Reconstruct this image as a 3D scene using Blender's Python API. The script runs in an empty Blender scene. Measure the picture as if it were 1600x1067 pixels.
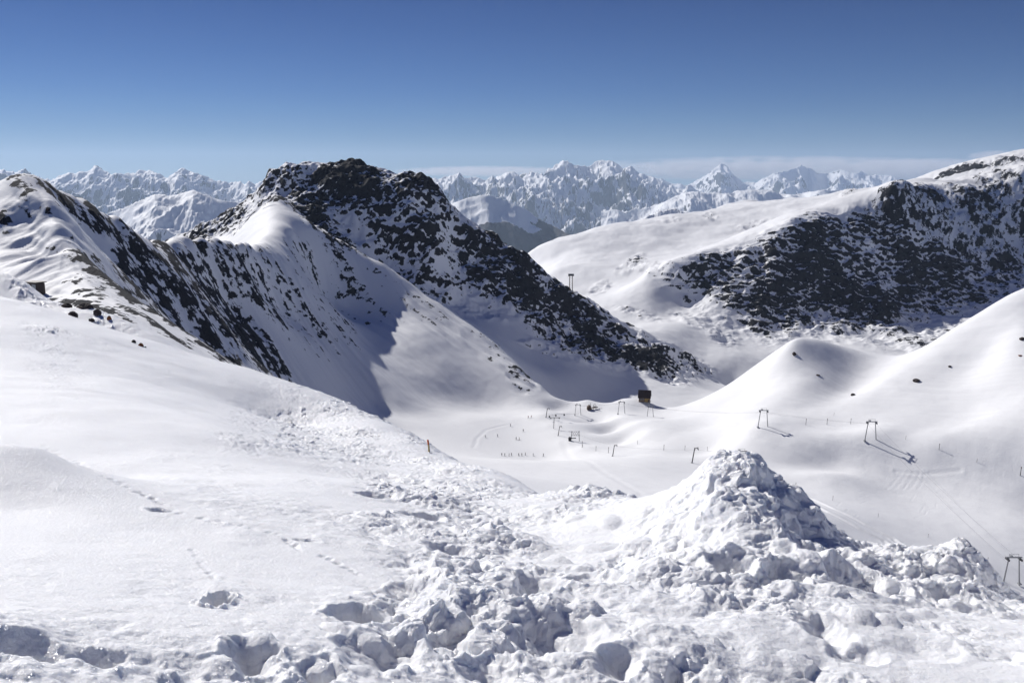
import bpy, bmesh, math, random, time
import numpy as np
from mathutils import Vector, Matrix
T0 = time.time()
C = bpy.context.scene
COL = C.collection
R = math.radians
rng = np.random.default_rng(7)
random.seed(7)
Q = 1.0                       # mesh resolution factor

# ---------------------------------------------------------------- camera
F = 1386.0                    # focal length in pixels of the 1600 x 1067 photograph
PITCH = R(10.5)
SP, CP = math.sin(PITCH), math.cos(PITCH)
cd = bpy.data.cameras.new('camera')
cam = bpy.data.objects.new('camera', cd); COL.objects.link(cam)
cd.sensor_fit = 'HORIZONTAL'; cd.angle = 2*math.atan(800/F)
cd.clip_start = 0.1; cd.clip_end = 200000
cam.location = (0, 0, 0); cam.rotation_euler = (R(90)-PITCH, 0, 0)
C.camera = cam

# ---------------------------------------------------------------- light
SUN_EL, SUN_AZ = R(33.5), R(-40)            # azimuth from +Y (view), negative = left
w = bpy.data.worlds.new('World'); C.world = w; w.use_nodes = True
nt = w.node_tree; nt.nodes.clear()
sky = nt.nodes.new('ShaderNodeTexSky'); sky.sky_type = 'NISHITA'; sky.sun_disc = False
sky.sun_elevation = SUN_EL; sky.sun_rotation = SUN_AZ; sky.altitude = 1500
sky.air_density = 1.0; sky.dust_density = 0.2; sky.ozone_density = 1.6
bg = nt.nodes.new('ShaderNodeBackground'); bg.inputs[1].default_value = 0.06
wo = nt.nodes.new('ShaderNodeOutputWorld')
wtc = nt.nodes.new('ShaderNodeTexCoord'); wsx = nt.nodes.new('ShaderNodeSeparateXYZ'); wrp = nt.nodes.new('ShaderNodeValToRGB')
wmx = nt.nodes.new('ShaderNodeMix'); wmx.data_type = 'RGBA'; wmx.blend_type = 'MULTIPLY'; wmx.inputs[0].default_value = 1
nt.links.new(wtc.outputs['Generated'], wsx.inputs[0]); nt.links.new(wsx.outputs['Z'], wrp.inputs[0])
wrp.color_ramp.elements[0].position = 0.0; wrp.color_ramp.elements[0].color = (0.33, 0.56, 0.95, 1)
wrp.color_ramp.elements[1].position = 0.19; wrp.color_ramp.elements[1].color = (0.065, 0.23, 0.60, 1)
e3 = wrp.color_ramp.elements.new(0.6); e3.color = (0.035, 0.15, 0.58, 1); e4 = wrp.color_ramp.elements.new(0.09); e4.color = (0.15, 0.37, 0.80, 1)
nt.links.new(sky.outputs[0], wmx.inputs[6]); nt.links.new(wrp.outputs[0], wmx.inputs[7])
nt.links.new(wmx.outputs[2], bg.inputs[0]); nt.links.new(bg.outputs[0], wo.inputs[0])
sl = bpy.data.lights.new('sun', 'SUN'); sl.energy = 5.0; sl.angle = R(0.53); sl.color = (1.0, 0.97, 0.93)
so = bpy.data.objects.new('sun', sl); COL.objects.link(so)
sdir = Vector((math.sin(SUN_AZ)*math.cos(SUN_EL), math.cos(SUN_AZ)*math.cos(SUN_EL), math.sin(SUN_EL)))
so.rotation_euler = sdir.to_track_quat('Z', 'Y').to_euler(); so.location = sdir*300
C.view_settings.view_transform = 'Standard'; C.view_settings.look = 'None'
C.view_settings.exposure = -0.12; C.view_settings.gamma = 1.0; C.view_settings.use_curve_mapping = False
C.cycles.max_bounces = 6; C.cycles.diffuse_bounces = 2; C.cycles.volume_bounces = 2
C.cycles.transparent_max_bounces = 8

# ---------------------------------------------------------------- maths helpers
def P(px, py, Y):
    """world point at depth Y seen at photo position px, py"""
    u, v = (px-800)/F, (533.5-py)/F
    dy, dz = CP+v*SP, -SP+v*CP
    return (u/dy*Y, Y, dz/dy*Y)
_perm = np.random.default_rng(3).permutation(256).astype(np.int32); _perm = np.concatenate([_perm, _perm, _perm])
_g = np.random.default_rng(5).normal(size=(256, 3)).astype(np.float32); _g /= np.linalg.norm(_g, axis=1)[:, None]
def noise3(x, y, z):
    x = np.asarray(x, np.float32); y = np.asarray(y, np.float32); z = np.asarray(z, np.float32)
    xi = np.floor(x); yi = np.floor(y); zi = np.floor(z)
    fx, fy, fz = x-xi, y-yi, z-zi
    xi = xi.astype(np.int32) & 255; yi = yi.astype(np.int32) & 255; zi = zi.astype(np.int32) & 255
    f = lambda t: t*t*t*(t*(t*6-15)+10)
    wx, wy, wz = f(fx), f(fy), f(fz)
    out = 0
    for a in (0, 1):
        pa = _perm[(xi+a) & 255]; ka = wx if a else 1-wx
        for b in (0, 1):
            pb = _perm[(pa+yi+b) & 255]; kb = wy if b else 1-wy
            for c in (0, 1):
                g = _g[_perm[(pb+zi+c) & 255]]; kc = wz if c else 1-wz
                out = out + ka*kb*kc*(g[..., 0]*(fx-a)+g[..., 1]*(fy-b)+g[..., 2]*(fz-c))
    return out*1.5
def fbm(x, y, z=0.0, o=5, gain=0.5, lac=2.03, spacing=None, f0=1.0, ridged=False):
    z = z+np.zeros_like(x)
    s = 0; a = 1.0; f = f0
    for k in range(o):
        n = noise3(x*f+k*17.3, y*f-k*9.1, z*f+k*5.7)
        if ridged: n = 1-2*np.abs(n)*1.3
        if spacing is not None:                 # fade octaves finer than the mesh
            n = n*np.clip(1.6-2.6*spacing*f, 0, 1)
        s = s+a*n; a *= gain; f *= lac
    return s
def sstep(a, b, x):
    t = np.clip((x-a)/(b-a), 0, 1); return t*t*(3-2*t)

class Field:
    """interpolated landform: control points given as (px,py,Y) or ('z',px,Y,z); solved in (x/Y, ln Y)"""
    def __init__(self):
        self.q = []; self.h = []; self.c = []; self.tag = []
    def add(self, pts, c=0.04, tag='valley', dens=0.035):
        out = []
        for p in pts:
            if p[0] == 'z': _, px, Y, z = p; out.append(((px-800)/F*1.01, math.log(Y), z/Y))
            else:
                x, Y, z = P(*p); out.append((x/Y, math.log(Y), z/Y))
        full = [out[0]]
        for a, b in zip(out[:-1], out[1:]):
            if dens:
                n = max(1, int(math.hypot(a[0]-b[0], a[1]-b[1])/dens))
                for i in range(1, n): full.append(tuple(a[k]+(b[k]-a[k])*i/n for k in range(3)))
            full.append(b)
        for f in full:
            self.q.append(f[:2]); self.h.append(f[2]); self.c.append(c); self.tag.append(tag)
    def solve(self):
        q = np.array(self.q); h = np.array(self.h); c = np.array(self.c)
        keep = []                                     # drop near duplicates
        for i in range(len(q)):
            if all((q[i, 0]-q[j, 0])**2+(q[i, 1]-q[j, 1])**2 > 0.003**2 for j in keep): keep.append(i)
        q, h, c = q[keep], h[keep], c[keep]; self.tagk = [self.tag[i] for i in keep]
        n = len(q)
        D = np.sqrt((q[:, None, 0]-q[None, :, 0])**2+(q[:, None, 1]-q[None, :, 1])**2+c[None, :]**2)
        A = np.zeros((n+3, n+3)); A[:n, :n] = D+np.eye(n)*-2e-4; A[:n, n] = 1; A[:n, n+1:] = q; A[n, :n] = 1; A[n+1:, :n] = q.T
        self.wt = np.linalg.solve(A, np.concatenate([h, [0, 0, 0]])); self.qk, self.ck = q, c
    def ev(self, u, l):
        sh = u.shape; u = u.ravel(); l = l.ravel(); out = np.empty(len(u)); n = len(self.qk)
        for i in range(0, len(u), 20000):
            s = slice(i, i+20000)
            D = np.sqrt((u[s, None]-self.qk[None, :, 0])**2+(l[s, None]-self.qk[None, :, 1])**2+self.ck**2)
            out[s] = D@self.wt[:n]+self.wt[n]+self.wt[n+1]*u[s]+self.wt[n+2]*l[s]
        return out.reshape(sh)
    def near(self, u, l):
        sh = u.shape; u = u.ravel(); l = l.ravel(); out = np.empty(len(u), int)
        for i in range(0, len(u), 20000):
            s = slice(i, i+20000)
            out[s] = np.argmin((u[s, None]-self.qk[None, :, 0])**2+(l[s, None]-self.qk[None, :, 1])**2, 1)
        return out.reshape(sh)
def resample(c, cu, cl, u, l):
    """cubic (Catmull-Rom) resample of coarse grid c[row,col] at 1-D fine axes l (rows), u (cols)"""
    def axis(c, ca, fa):
        t = (fa-ca[0])/(ca[1]-ca[0]); i = np.clip(np.floor(t).astype(int), 0, len(ca)-2); t = (t-i)
        g = lambda k: c[np.clip(i+k, 0, len(ca)-1)]
        t = t[:, None]; p0, p1, p2, p3 = g(-1), g(0), g(1), g(2)
        return 0.5*((2*p1)+(-p0+p2)*t+(2*p0-5*p1+4*p2-p3)*t**2+(-p0+3*p1-3*p2+p3)*t**3)
    return axis(axis(c, cl, l).T, cu, u).T
def blur(a, n):
    for _ in range(n):
        a = (np.roll(a, 1, 0)+a*2+np.roll(a, -1, 0))/4; a = (np.roll(a, 1, 1)+a*2+np.roll(a, -1, 1))/4
    return a
def proj(x, y, z):
    dep = y*CP-z*SP; return 800+F*x/dep, 533.5-F*(y*SP+z*CP)/dep
def grid_mesh(name, X, Y, Z, mat, attrs=None, cells=None, parent=None, flip=False):
    r, c = X.shape
    idx = np.arange(r*c).reshape(r, c)
    quads = np.stack([idx[:-1, :-1], idx[:-1, 1:], idx[1:, 1:], idx[1:, :-1]], -1)
    quads = quads[cells] if cells is not None else quads.reshape(-1, 4)
    used, inv = np.unique(quads.ravel(), return_inverse=True)
    co = np.stack([X.ravel()[used], Y.ravel()[used], Z.ravel()[used]], -1).astype(np.float32)
    me = bpy.data.meshes.new(name)
    me.vertices.add(len(co)); me.vertices.foreach_set('co', co.ravel())
    nq = len(quads); me.loops.add(nq*4); me.loops.foreach_set('vertex_index', inv.astype(np.int32))
    me.polygons.add(nq); me.polygons.foreach_set('loop_start', np.arange(0, nq*4, 4, dtype=np.int32))
    me.polygons.foreach_set('use_smooth', np.ones(nq, bool)) if False else None
    me.update(calc_edges=True)
    me.shade_smooth()
    for k, a in (attrs or {}).items():
        at = me.attributes.new(k, 'FLOAT', 'POINT'); at.data.foreach_set('value', a.ravel()[used].astype(np.float32))
    me.materials.append(mat)
    o = bpy.data.objects.new(name, me); COL.objects.link(o); o['kind'] = 'structure'
    return o

# ---------------------------------------------------------------- materials
def mat(name): 
    m = bpy.data.materials.new(name); m.use_nodes = True; t = m.node_tree; t.nodes.clear(); return m, t
def N(t, typ, **kw):
    n = t.nodes.new(typ)
    for k, v in kw.items():
        if k.startswith('i_'): n.inputs[int(k[2:])].default_value = v
        else: setattr(n, k, v)
    return n
def simple(name, col, rough=0.6, metal=0.0, var=0.25, scale=3.0):
    m, t = mat(name); L = t.links.new
    p = N(t, 'ShaderNodeBsdfPrincipled'); o = N(t, 'ShaderNodeOutputMaterial'); L(p.outputs[0], o.inputs[0])
    tc = N(t, 'ShaderNodeTexCoord'); nz = N(t, 'ShaderNodeTexNoise'); nz.inputs['Scale'].default_value = scale; nz.inputs['Detail'].default_value = 4
    L(tc.outputs['Object'], nz.inputs['Vector'])
    mx = N(t, 'ShaderNodeMix', data_type='RGBA'); L(nz.outputs[0], mx.inputs[0])
    mx.inputs[6].default_value = (*[c*(1-var) for c in col], 1); mx.inputs[7].default_value = (*[min(1, c*(1+var)) for c in col], 1)
    L(mx.outputs[2], p.inputs['Base Color']); p.inputs['Roughness'].default_value = rough; p.inputs['Metallic'].default_value = metal
    return m
def snow_nodes(t, fine, bump, col=(0.86, 0.87, 0.885), glint=0.0):
    L = t.links.new
    g = N(t, 'ShaderNodeNewGeometry')
    n1 = N(t, 'ShaderNodeTexNoise'); n1.inputs['Scale'].default_value = fine; n1.inputs['Detail'].default_value = 8; n1.inputs['Roughness'].default_value = 0.62
    L(g.outputs['Position'], n1.inputs['Vector'])
    b = N(t, 'ShaderNodeBump'); b.inputs['Strength'].default_value = 1.0; b.inputs['Distance'].default_value = bump
    L(n1.outputs[0], b.inputs['Height'])
    p = N(t, 'ShaderNodeBsdfPrincipled'); p.inputs['Base Color'].default_value = (*col, 1); p.inputs['Roughness'].default_value = 0.7
    p.inputs['Specular IOR Level'].default_value = 0.25
    L(b.outputs[0], p.inputs['Normal'])
    if not glint: return p.outputs[0], g, b
    v = N(t, 'ShaderNodeTexVoronoi'); v.inputs['Scale'].default_value = glint; L(g.outputs['Position'], v.inputs['Vector'])
    va = N(t, 'ShaderNodeVectorMath', operation='SUBTRACT'); L(v.outputs['Color'], va.inputs[0]); va.inputs[1].default_value = (.5, .5, .5)
    vs = N(t, 'ShaderNodeVectorMath', operation='SCALE'); L(va.outputs[0], vs.inputs[0]); vs.inputs['Scale'].default_value = 1.6
    vb = N(t, 'ShaderNodeVectorMath', operation='ADD'); L(vs.outputs[0], vb.inputs[0]); L(b.outputs[0], vb.inputs[1])
    vn = N(t, 'ShaderNodeVectorMath', operation='NORMALIZE'); L(vb.outputs[0], vn.inputs[0])
    gl = N(t, 'ShaderNodeBsdfGlossy'); gl.inputs['Roughness'].default_value = 0.16; gl.inputs['Color'].default_value = (1, 1, 1, 1)
    L(vn.outputs[0], gl.inputs['Normal'])
    ms = N(t, 'ShaderNodeMixShader'); ms.inputs[0].default_value = 0.05; L(p.outputs[0], ms.inputs[1]); L(gl.outputs[0], ms.inputs[2])
    return ms.outputs[0], g, b
def snow_mat(name, fine, bump, glint=0.0, col=(0.86, 0.87, 0.885)):
    m, t = mat(name); s, g, b = snow_nodes(t, fine, bump, col, glint); o = N(t, 'ShaderNodeOutputMaterial'); t.links.new(s, o.inputs[0]); return m
def alpine_mat(name, fine, bump, rscale, rockA=(0.013, 0.014, 0.019), rockB=(0.030, 0.030, 0.036), snowcol=(0.88, 0.885, 0.895), brk=0.75, brk_scale=0.35, rbump=1.5, forest=None):
    """snow with rock where the mesh attribute 'rock' says, edge broken up by noise"""
    m, t = mat(name); L = t.links.new
    s, g, b = snow_nodes(t, fine, bump, snowcol)
    at = N(t, 'ShaderNodeAttribute'); at.attribute_name = 'rock'
    n2 = N(t, 'ShaderNodeTexNoise'); n2.inputs['Scale'].default_value = brk_scale; n2.inputs['Detail'].default_value = 6; n2.inputs['Roughness'].default_value = 0.7
    L(g.outputs['Position'], n2.inputs['Vector'])
    a1 = N(t, 'ShaderNodeMath', operation='SUBTRACT'); L(n2.outputs[0], a1.inputs[0]); a1.inputs[1].default_value = 0.5
    a2 = N(t, 'ShaderNodeMath', operation='MULTIPLY_ADD'); L(a1.outputs[0], a2.inputs[0]); a2.inputs[1].default_value = brk*2; L(at.outputs['Fac'], a2.inputs[2])
    mr = N(t, 'ShaderNodeMapRange', interpolation_type='SMOOTHSTEP'); L(a2.outputs[0], mr.inputs[0]); mr.inputs[1].default_value = 0.44; mr.inputs[2].default_value = 0.56
    n3 = N(t, 'ShaderNodeTexNoise'); n3.inputs['Scale'].default_value = rscale; n3.inputs['Detail'].default_value = 8; n3.inputs['Roughness'].default_value = 0.65
    L(g.outputs['Position'], n3.inputs['Vector'])
    rm = N(t, 'ShaderNodeMix', data_type='RGBA'); 
    mr2 = N(t, 'ShaderNodeMapRange'); L(n3.outputs[0], mr2.inputs[0]); mr2.inputs[1].default_value = 0.35; mr2.inputs[2].default_value = 0.7
    L(mr2.outputs[0], rm.inputs[0]); rm.inputs[6].default_value = (*rockA, 1); rm.inputs[7].default_value = (*rockB, 1)
    bb = N(t, 'ShaderNodeBump'); bb.inputs['Distance'].default_value = rbump; L(n3.outputs[0], bb.inputs['Height'])
    pr = N(t, 'ShaderNodeBsdfPrincipled'); pr.inputs['Roughness'].default_value = 0.9; pr.inputs['Specular IOR Level'].default_value = 0.2
    L(rm.outputs[2], pr.inputs['Base Color']); L(bb.outputs[0], pr.inputs['Normal'])
    ms = N(t, 'ShaderNodeMixShader'); L(mr.outputs[0], ms.inputs[0]); L(s, ms.inputs[1]); L(pr.outputs[0], ms.inputs[2])
    o = N(t, 'ShaderNodeOutputMaterial'); L(ms.outputs[0], o.inputs[0])
    return m
M_fore = snow_mat('near_snow', 60.0, 0.006, glint=260.0, col=(0.885, 0.895, 0.915))
for n_ in M_fore.node_tree.nodes:
    if n_.type == 'BSDF_PRINCIPLED': n_.inputs['Subsurface Weight'].default_value = 0.5; n_.inputs['Subsurface Radius'].default_value = (1.0, 1.1, 1.25); n_.inputs['Subsurface Scale'].default_value = 0.03
M_alp = alpine_mat('snow_and_rock', 0.9, 0.12, 0.5)
M_far = alpine_mat('far_snow_and_rock', 0.004, 12.0, 0.004, rockA=(0.03, 0.035, 0.045), rockB=(0.09, 0.085, 0.08), brk=0.45, brk_scale=0.0035, rbump=60)
M_wood = simple('weathered_timber', (0.10, 0.055, 0.03)); M_wood_y = simple('yellow_timber', (0.30, 0.19, 0.05)); M_roof = simple('dark_roofing', (0.035, 0.018, 0.015))
M_steel = simple('galvanised_steel', (0.30, 0.30, 0.31), 0.5, 0.4); M_dark = simple('dark_steel', (0.035, 0.035, 0.04), 0.5); M_grey = simple('grey_panel', (0.35, 0.36, 0.37))
M_glass = simple('window_glass', (0.03, 0.04, 0.05), 0.15)
M_orange = simple('orange_paint', (0.55, 0.10, 0.02)); M_yellow = simple('yellow_paint', (0.33, 0.30, 0.03)); M_bamboo = simple('bamboo', (0.5, 0.4, 0.2))
M_rock = simple('dark_boulder', (0.055, 0.042, 0.038), 0.9, scale=1.5, var=.5)
M_rust = simple('lichen_rock', (0.22, 0.08, 0.03), 0.9, scale=9, var=.6)
M_skin = simple('skin', (0.45, 0.28, 0.2)); 
CLOTH = {k: simple(k+'_cloth', v) for k, v in dict(black=(0.012, 0.012, 0.015), navy=(0.02, 0.03, 0.09), red=(0.30, 0.03, 0.02), brown=(0.06, 0.035, 0.02), green=(0.02, 0.06, 0.03)).items()}

# ================================================================ MIDDLE TERRAIN (40 m .. 3.3 km)
B = Field()
CR, SM = 0.006, 0.05
# --- piste below us and ski valley
B.add([('z',-300,42,-20),('z',100,42,-18),('z',400,42,-18),('z',800,42,-19),('z',1200,42,-22),('z',1600,42,-26),('z',1900,42,-28)], SM, 'valley', 0.2)
B.add([('z',-300,100,-28),('z',100,110,-30),('z',400,100,-42),('z',800,100,-45),('z',1200,100,-52),('z',1600,100,-62),('z',1900,100,-60)], SM, 'valley', 0.2)
B.add([(640,745,200),(800,770,190),(950,800,190),(1100,830,190),(1300,880,190),(1500,960,200),(1700,1000,200)], SM, 'valley', .1)
B.add([(700,727,320),(850,750,300),(1000,780,290),(1150,790,300),(1260,800,310),(1400,850,300),(1500,890,285),(1600,925,280),(1750,960,270)], SM, 'valley', .1)
B.add([(700,712,410),(800,718,415),(900,722,405),(1000,725,398),(1090,736,392),(1170,748,385),(1250,758,380)], 0.015, 'valley', .05)
B.add([(1000,711,440),(1090,715,430),(1200,722,420),(1300,738,400),(1400,770,385),(1500,790,370),(1600,822,345),(1750,850,330)], SM, 'valley', .1)
B.add([(1300,715,425),(1420,728,410),(1500,735,400),(1600,745,388),(1750,750,375)], SM, 'valley', .03)
B.add([(1200,690,440),(1300,694,432),(1380,697,425),(1450,697,418),(1530,698,410),(1610,698,402),(1750,690,385)], SM, 'valley', .03)
B.add([(560,668,500),(600,682,490),(700,697,480),(800,712,480),(870,713,478)], SM, 'valley', .1)
B.add([(590,657,520),(650,668,520),(740,678,520),(800,683,520),(850,684,515)], SM, 'valley', .1)
B.add([(548,652,500),(620,650,540),(680,648,560),(760,652,565),(830,652,567)], SM, 'valley', .1)
B.add([(600,640,548),(700,632,590),(780,638,600),(850,638,600)], SM, 'valley', .1)
# gully right of the piste
B.add([(852,645,572),(862,662,545),(885,690,500),(940,708,462),(980,713,440)], 0.012, 'valley', .04)
B.add([(885,650,590),(930,668,570),(975,690,510),(1010,702,470)], 0.015, 'valley', .04)
B.add([(935,660,560),(1000,680,505),(1060,690,480),(1120,700,460)], 0.03, 'valley', .05)
B.add([(960,652,575),(1040,655,560),(1100,665,510)], 0.03, 'valley', .08)
# mounds closing the valley
B.add([(868,642,604),(895,633,612),(918,625,618),(940,629,618),(958,628,618),(975,623,620),(996,624,618),(1014,630,610),(1035,637,612),(1075,638,615)], 0.008, 'valley', .03)
B.add([(880,648,590),(940,645,592),(1000,645,590),(1030,648,585)], 0.02, 'valley', .05)
B.add([('z',880,655,-176),('z',950,660,-182),('z',1020,660,-185),('z',1090,655,-186)], SM, 'valley', .05)
# --- left peak: skyline ridge
B.add([(-420,250,520),(-300,300,430),(-150,335,370),(-60,318,345),(0,289,343),(20,279,345),(40,275,348),(60,279,352),(80,291,356),(120,311,372),(155,328,385),(190,345,400),(215,363,415),(242,384,430),(262,380,455),(300,376,495),(345,377,535),(380,383,575),(405,384,618),(430,376,662),(460,362,708),(480,352,745)], CR, 'ridge', .03)
# arete toward the camera
B.add([(40,275,348),(78,315,328),(90,350,312),(97,378,296),(120,402,280),(132,425,265),(140,450,245),(150,478,215),(170,510,180)], CR, 'ridge', .03)
B.add([(0,345,316),(45,350,318)], 0.02, 'ridge', .1)
B.add([(-60,420,285),(0,392,298),(55,400,298)], 0.02, 'ridge', .1)
B.add([(-60,470,250),(0,443,262),(60,463,248),(100,500,215)], 0.02, 'ridge', .1)
B.add([(-200,450,300),(-350,450,300)], SM, 'ridge', .2)
# ridge face
B.add([(130,360,351),(165,400,340),(200,445,328),(220,500,305),(260,540,298)], 0.02, 'ridge', .08)
B.add([(215,410,387),(260,460,386),(300,520,381),(340,570,371),(380,610,361)], 0.02, 'ridge', .08)
B.add([(300,420,470),(350,470,500),(390,520,490),(430,575,476),(455,620,466)], 0.02, 'ridge', .08)
B.add([(380,420,565),(430,470,580),(470,520,562),(510,570,548),(538,615,528)], 0.02, 'ridge', .08)
B.add([(450,410,684),(510,470,705),(560,530,638),(600,590,582),(615,622,562)], 0.02, 'ridge', .08)
# --- spur
B.add([(437,306,795),(450,318,782),(465,335,765),(480,352,745),(540,382,762),(600,410,762),(640,440,755),(690,475,740),(735,508,714),(790,555,675),(840,598,640),(870,625,618)], CR, 'spur', .03)
B.add([(620,470,722),(660,530,664),(690,590,621)], 0.02, 'spur', .1)
B.add([(720,550,662),(770,600,629)], 0.02, 'spur', .1)
B.add([(400,376,668),(415,350,722),(425,325,762)], 0.02, 'spur', .1)
# --- main mountain skyline
B.add([(235,395,960),(280,366,940),(330,345,920),(378,320,902),(405,299,892),(418,275,890),(440,262,890),(470,256,892),(500,254,895),(540,254,898),(580,261,892),(605,270,886),(625,277,882),(658,281,876),(682,296,870),(698,320,862),(712,335,870),(745,357,878),(790,384,886),(820,398,892),(850,425,898),(884,455,906),(920,470,914),(960,497,920),(1000,519,906),(1050,540,912),(1085,562,910),(1115,585,905),(1145,606,898)], CR, 'mountain', .03)
B.add([(375,352,840),(400,335,840)], 0.02, 'mountain', .1)
B.add([(500,320,840),(560,340,830),(620,350,825),(680,375,820)], 0.03, 'mountain', .1)
B.add([(500,360,798),(560,390,802),(620,425,805),(690,465,796),(760,510,777),(830,560,752)], 0.02, 'mountain', .06)
B.add([(700,400,830),(760,440,830),(820,470,830),(880,510,840),(940,540,840),(1000,560,830)], 0.03, 'mountain', .1)
B.add([(880,592,730),(950,612,740),(1020,628,725),(1080,632,730)], 0.03, 'mountain', .08)
B.add([(900,560,780),(980,590,790),(1060,600,790),(1120,615,810)], 0.03, 'mountain', .1)
# behind them
B.add([('z',-300,560,-60),('z',-50,430,-40),('z',60,440,-50),('z',150,480,-62),('z',240,540,-72),('z',320,640,-85),('z',360,720,-72)], SM, 'ridge', .2)
B.add([('z',-300,900,-220),('z',0,900,-220),('z',150,900,-170),('z',240,1050,-160),('z',350,1020,-130),('z',480,1040,-90),('z',620,1030,-90),('z',720,1030,-120),('z',820,1000,-150),('z',900,1010,-175)], SM, 'mountain', .2)
B.add([('z',-300,1600,-500),('z',200,1600,-500),('z',500,1600,-420),('z',700,1500,-320),('z',760,2200,-520)], SM, 'mountain', .3)
B.add([('z',-300,3200,-900),('z',200,3200,-900),('z',600,3200,-900),('z',900,3200,-700)], SM, 'mountain', .4)
# --- knoll
B.add([(1085,630,608),(1110,618,604),(1140,600,598),(1170,578,590),(1200,557,582),(1225,540,575),(1240,533,570),(1262,532,570),(1290,537,572),(1330,546,578),(1380,553,585),(1410,562,590),(1440,575,600)], 0.012, 'knoll', .03)
B.add([(1255,560,555),(1262,600,528),(1250,640,498)], 0.03, 'knoll', .06)
B.add([(1170,610,560),(1140,645,525),(1170,668,460)], 0.03, 'knoll', .06)
B.add([(1340,580,549),(1330,610,525)], 0.03, 'knoll', .06)
B.add([('z',1130,660,-178),('z',1240,660,-160),('z',1340,670,-158),('z',1440,680,-150)], SM, 'knoll', .08)
# --- slope on the right
B.add([(1950,300,600),(1750,380,575),(1600,452,558),(1560,472,556),(1520,496,552),(1480,521,548),(1445,548,540),(1415,572,530),(1380,596,518),(1340,622,500),(1300,648,482),(1270,664,465)], 0.012, 'slope', .03)
B.add([(1700,500,520),(1600,520,506),(1540,560,505),(1480,600,495),(1400,640,473),(1330,670,452)], 0.04, 'slope', .03)
B.add([(1700,600,440),(1600,630,437),(1500,660,440),(1420,680,432)], 0.04, 'slope', .03)
B.add([(1950,560,430),(1950,700,400),(1950,900,300)], SM, 'slope', .2)
B.add([('z',1450,610,-130),('z',1540,620,-130),('z',1640,640,-125),('z',1900,700,-100)], SM, 'slope', .1)
# --- rock wall on the right
B.add([(1015,426,1160),(1050,412,1150),(1085,402,1150),(1150,396,1165),(1190,378,1175),(1235,350,1190),(1270,347,1205),(1308,345,1225),(1325,334,1235),(1368,320,1260),(1388,297,1270),(1404,289,1280),(1420,291,1295),(1440,300,1310),(1480,308,1340),(1500,303,1350),(1560,296,1385),(1600,272,1410),(1700,240,1450),(1950,200,1550)], CR, 'wall', .03)
B.add([(1120,470,1090),(1200,450,1105),(1300,440,1140),(1400,420,1185),(1500,415,1230),(1620,400,1290)], 0.02, 'wall', .08)
B.add([(1090,500,1050),(1160,505,1050),(1260,500,1065),(1380,490,1095),(1480,480,1130),(1560,460,1170),(1650,440,1210)], 0.02, 'wall', .08)
B.add([('z',1150,940,-188),('z',1250,950,-192),('z',1400,975,-190),('z',1550,1000,-180),('z',1700,1000,-160)], 0.04, 'wall', .1)
B.add([('z',1200,780,-190),('z',1350,790,-188),('z',1500,790,-180),('z',1700,780,-150)], SM, 'wall', .1)
# --- sunny plateau left of and behind the wall
B.add([(822,400,1560),(840,388,1640),(880,378,1740),(905,372,1800),(950,363,1850),(1000,354,1900),(1060,343,1950),(1100,334,2000),(1130,321,2040),(1160,317,2080),(1185,315,2090),(1200,327,2080),(1250,322,2020),(1300,310,1960),(1345,297,1900),(1385,287,1840),(1440,280,1800),(1490,284,1800)], 0.01, 'plateau', .03)
B.add([(860,425,1350),(900,440,1280),(950,425,1300),(1000,405,1400),(1060,385,1500),(1120,370,1550),(1180,355,1600)], 0.03, 'plateau', .08)
B.add([(920,462,1180),(960,455,1190),(1000,437,1230)], 0.03, 'plateau', .08)
B.add([(960,490,1080),(1020,480,1090),(1070,470,1110)], 0.03, 'plateau', .06)
B.add([(1010,515,990),(1060,512,1000),(1110,530,985),(1160,548,960)], 0.03, 'plateau', .06)
B.add([(1090,560,930),(1130,575,920),(1180,590,900),(1200,570,930)], 0.03, 'plateau', .06)
B.add([(1060,402,1300),(1120,385,1350),(1200,362,1440),(1280,338,1500),(1350,312,1540)], 0.03, 'plateau', .08)
B.add([('z',850,2300,-420),('z',1000,2500,-420),('z',1150,2600,-380),('z',1300,2350,-170)], SM, 'plateau', .2)
B.add([(1420,285,2400),(1450,278,2600),(1480,271,2700),(1500,265,2750),(1520,262,2750),(1545,258,2780),(1570,251,2800),(1600,247,2820),(1700,240,2850),(1950,230,2800)], 0.01, 'plateau', .03)
B.add([(1500,290,2100),(1560,282,2100),(1620,270,2100),(1480,300,1650),(1560,292,1700)], 0.03, 'plateau', .1)
B.add([('z',1100,3250,-700),('z',1400,3250,-300),('z',1600,3250,-120),('z',1900,3250,-100)], SM, 'plateau', .3)
B.solve()
U0, U1 = -0.80, 0.80
nc = int(1500*Q)
cu = np.linspace(U0, U1, 420)
cl = np.linspace(math.log(40), math.log(3250), 640)
CU, CL = np.meshgrid(cu, cl)
Hc = B.ev(CU, CL); Tc = B.near(CU, CL)
fu = np.linspace(U0+.001, U1-.001, nc)
def segs(*a): 
    out = []
    for y0, y1, n in a: out.append(np.exp(np.linspace(math.log(y0), math.log(y1), int(n*Q), endpoint=False)))
    return np.concatenate(out+[[a[-1][1]]])
fy = segs((41, 200, 70), (200, 420, 260), (420, 640, 300), (640, 740, 60), (740, 950, 290), (950, 1240, 290), (1240, 2100, 130), (2100, 3200, 60))
H = resample(Hc, cu, cl, fu, np.log(fy))
UU, YY = np.meshgrid(fu, fy); XX = UU*YY; ZZ = H*YY
px0, py0 = proj(XX, YY, ZZ)
tagi = {t: i for i, t in enumerate(sorted(set(B.tagk)))}
tagc = np.array([tagi[t] for t in B.tagk])[Tc]
print('base terrain', time.time()-T0)
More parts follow.
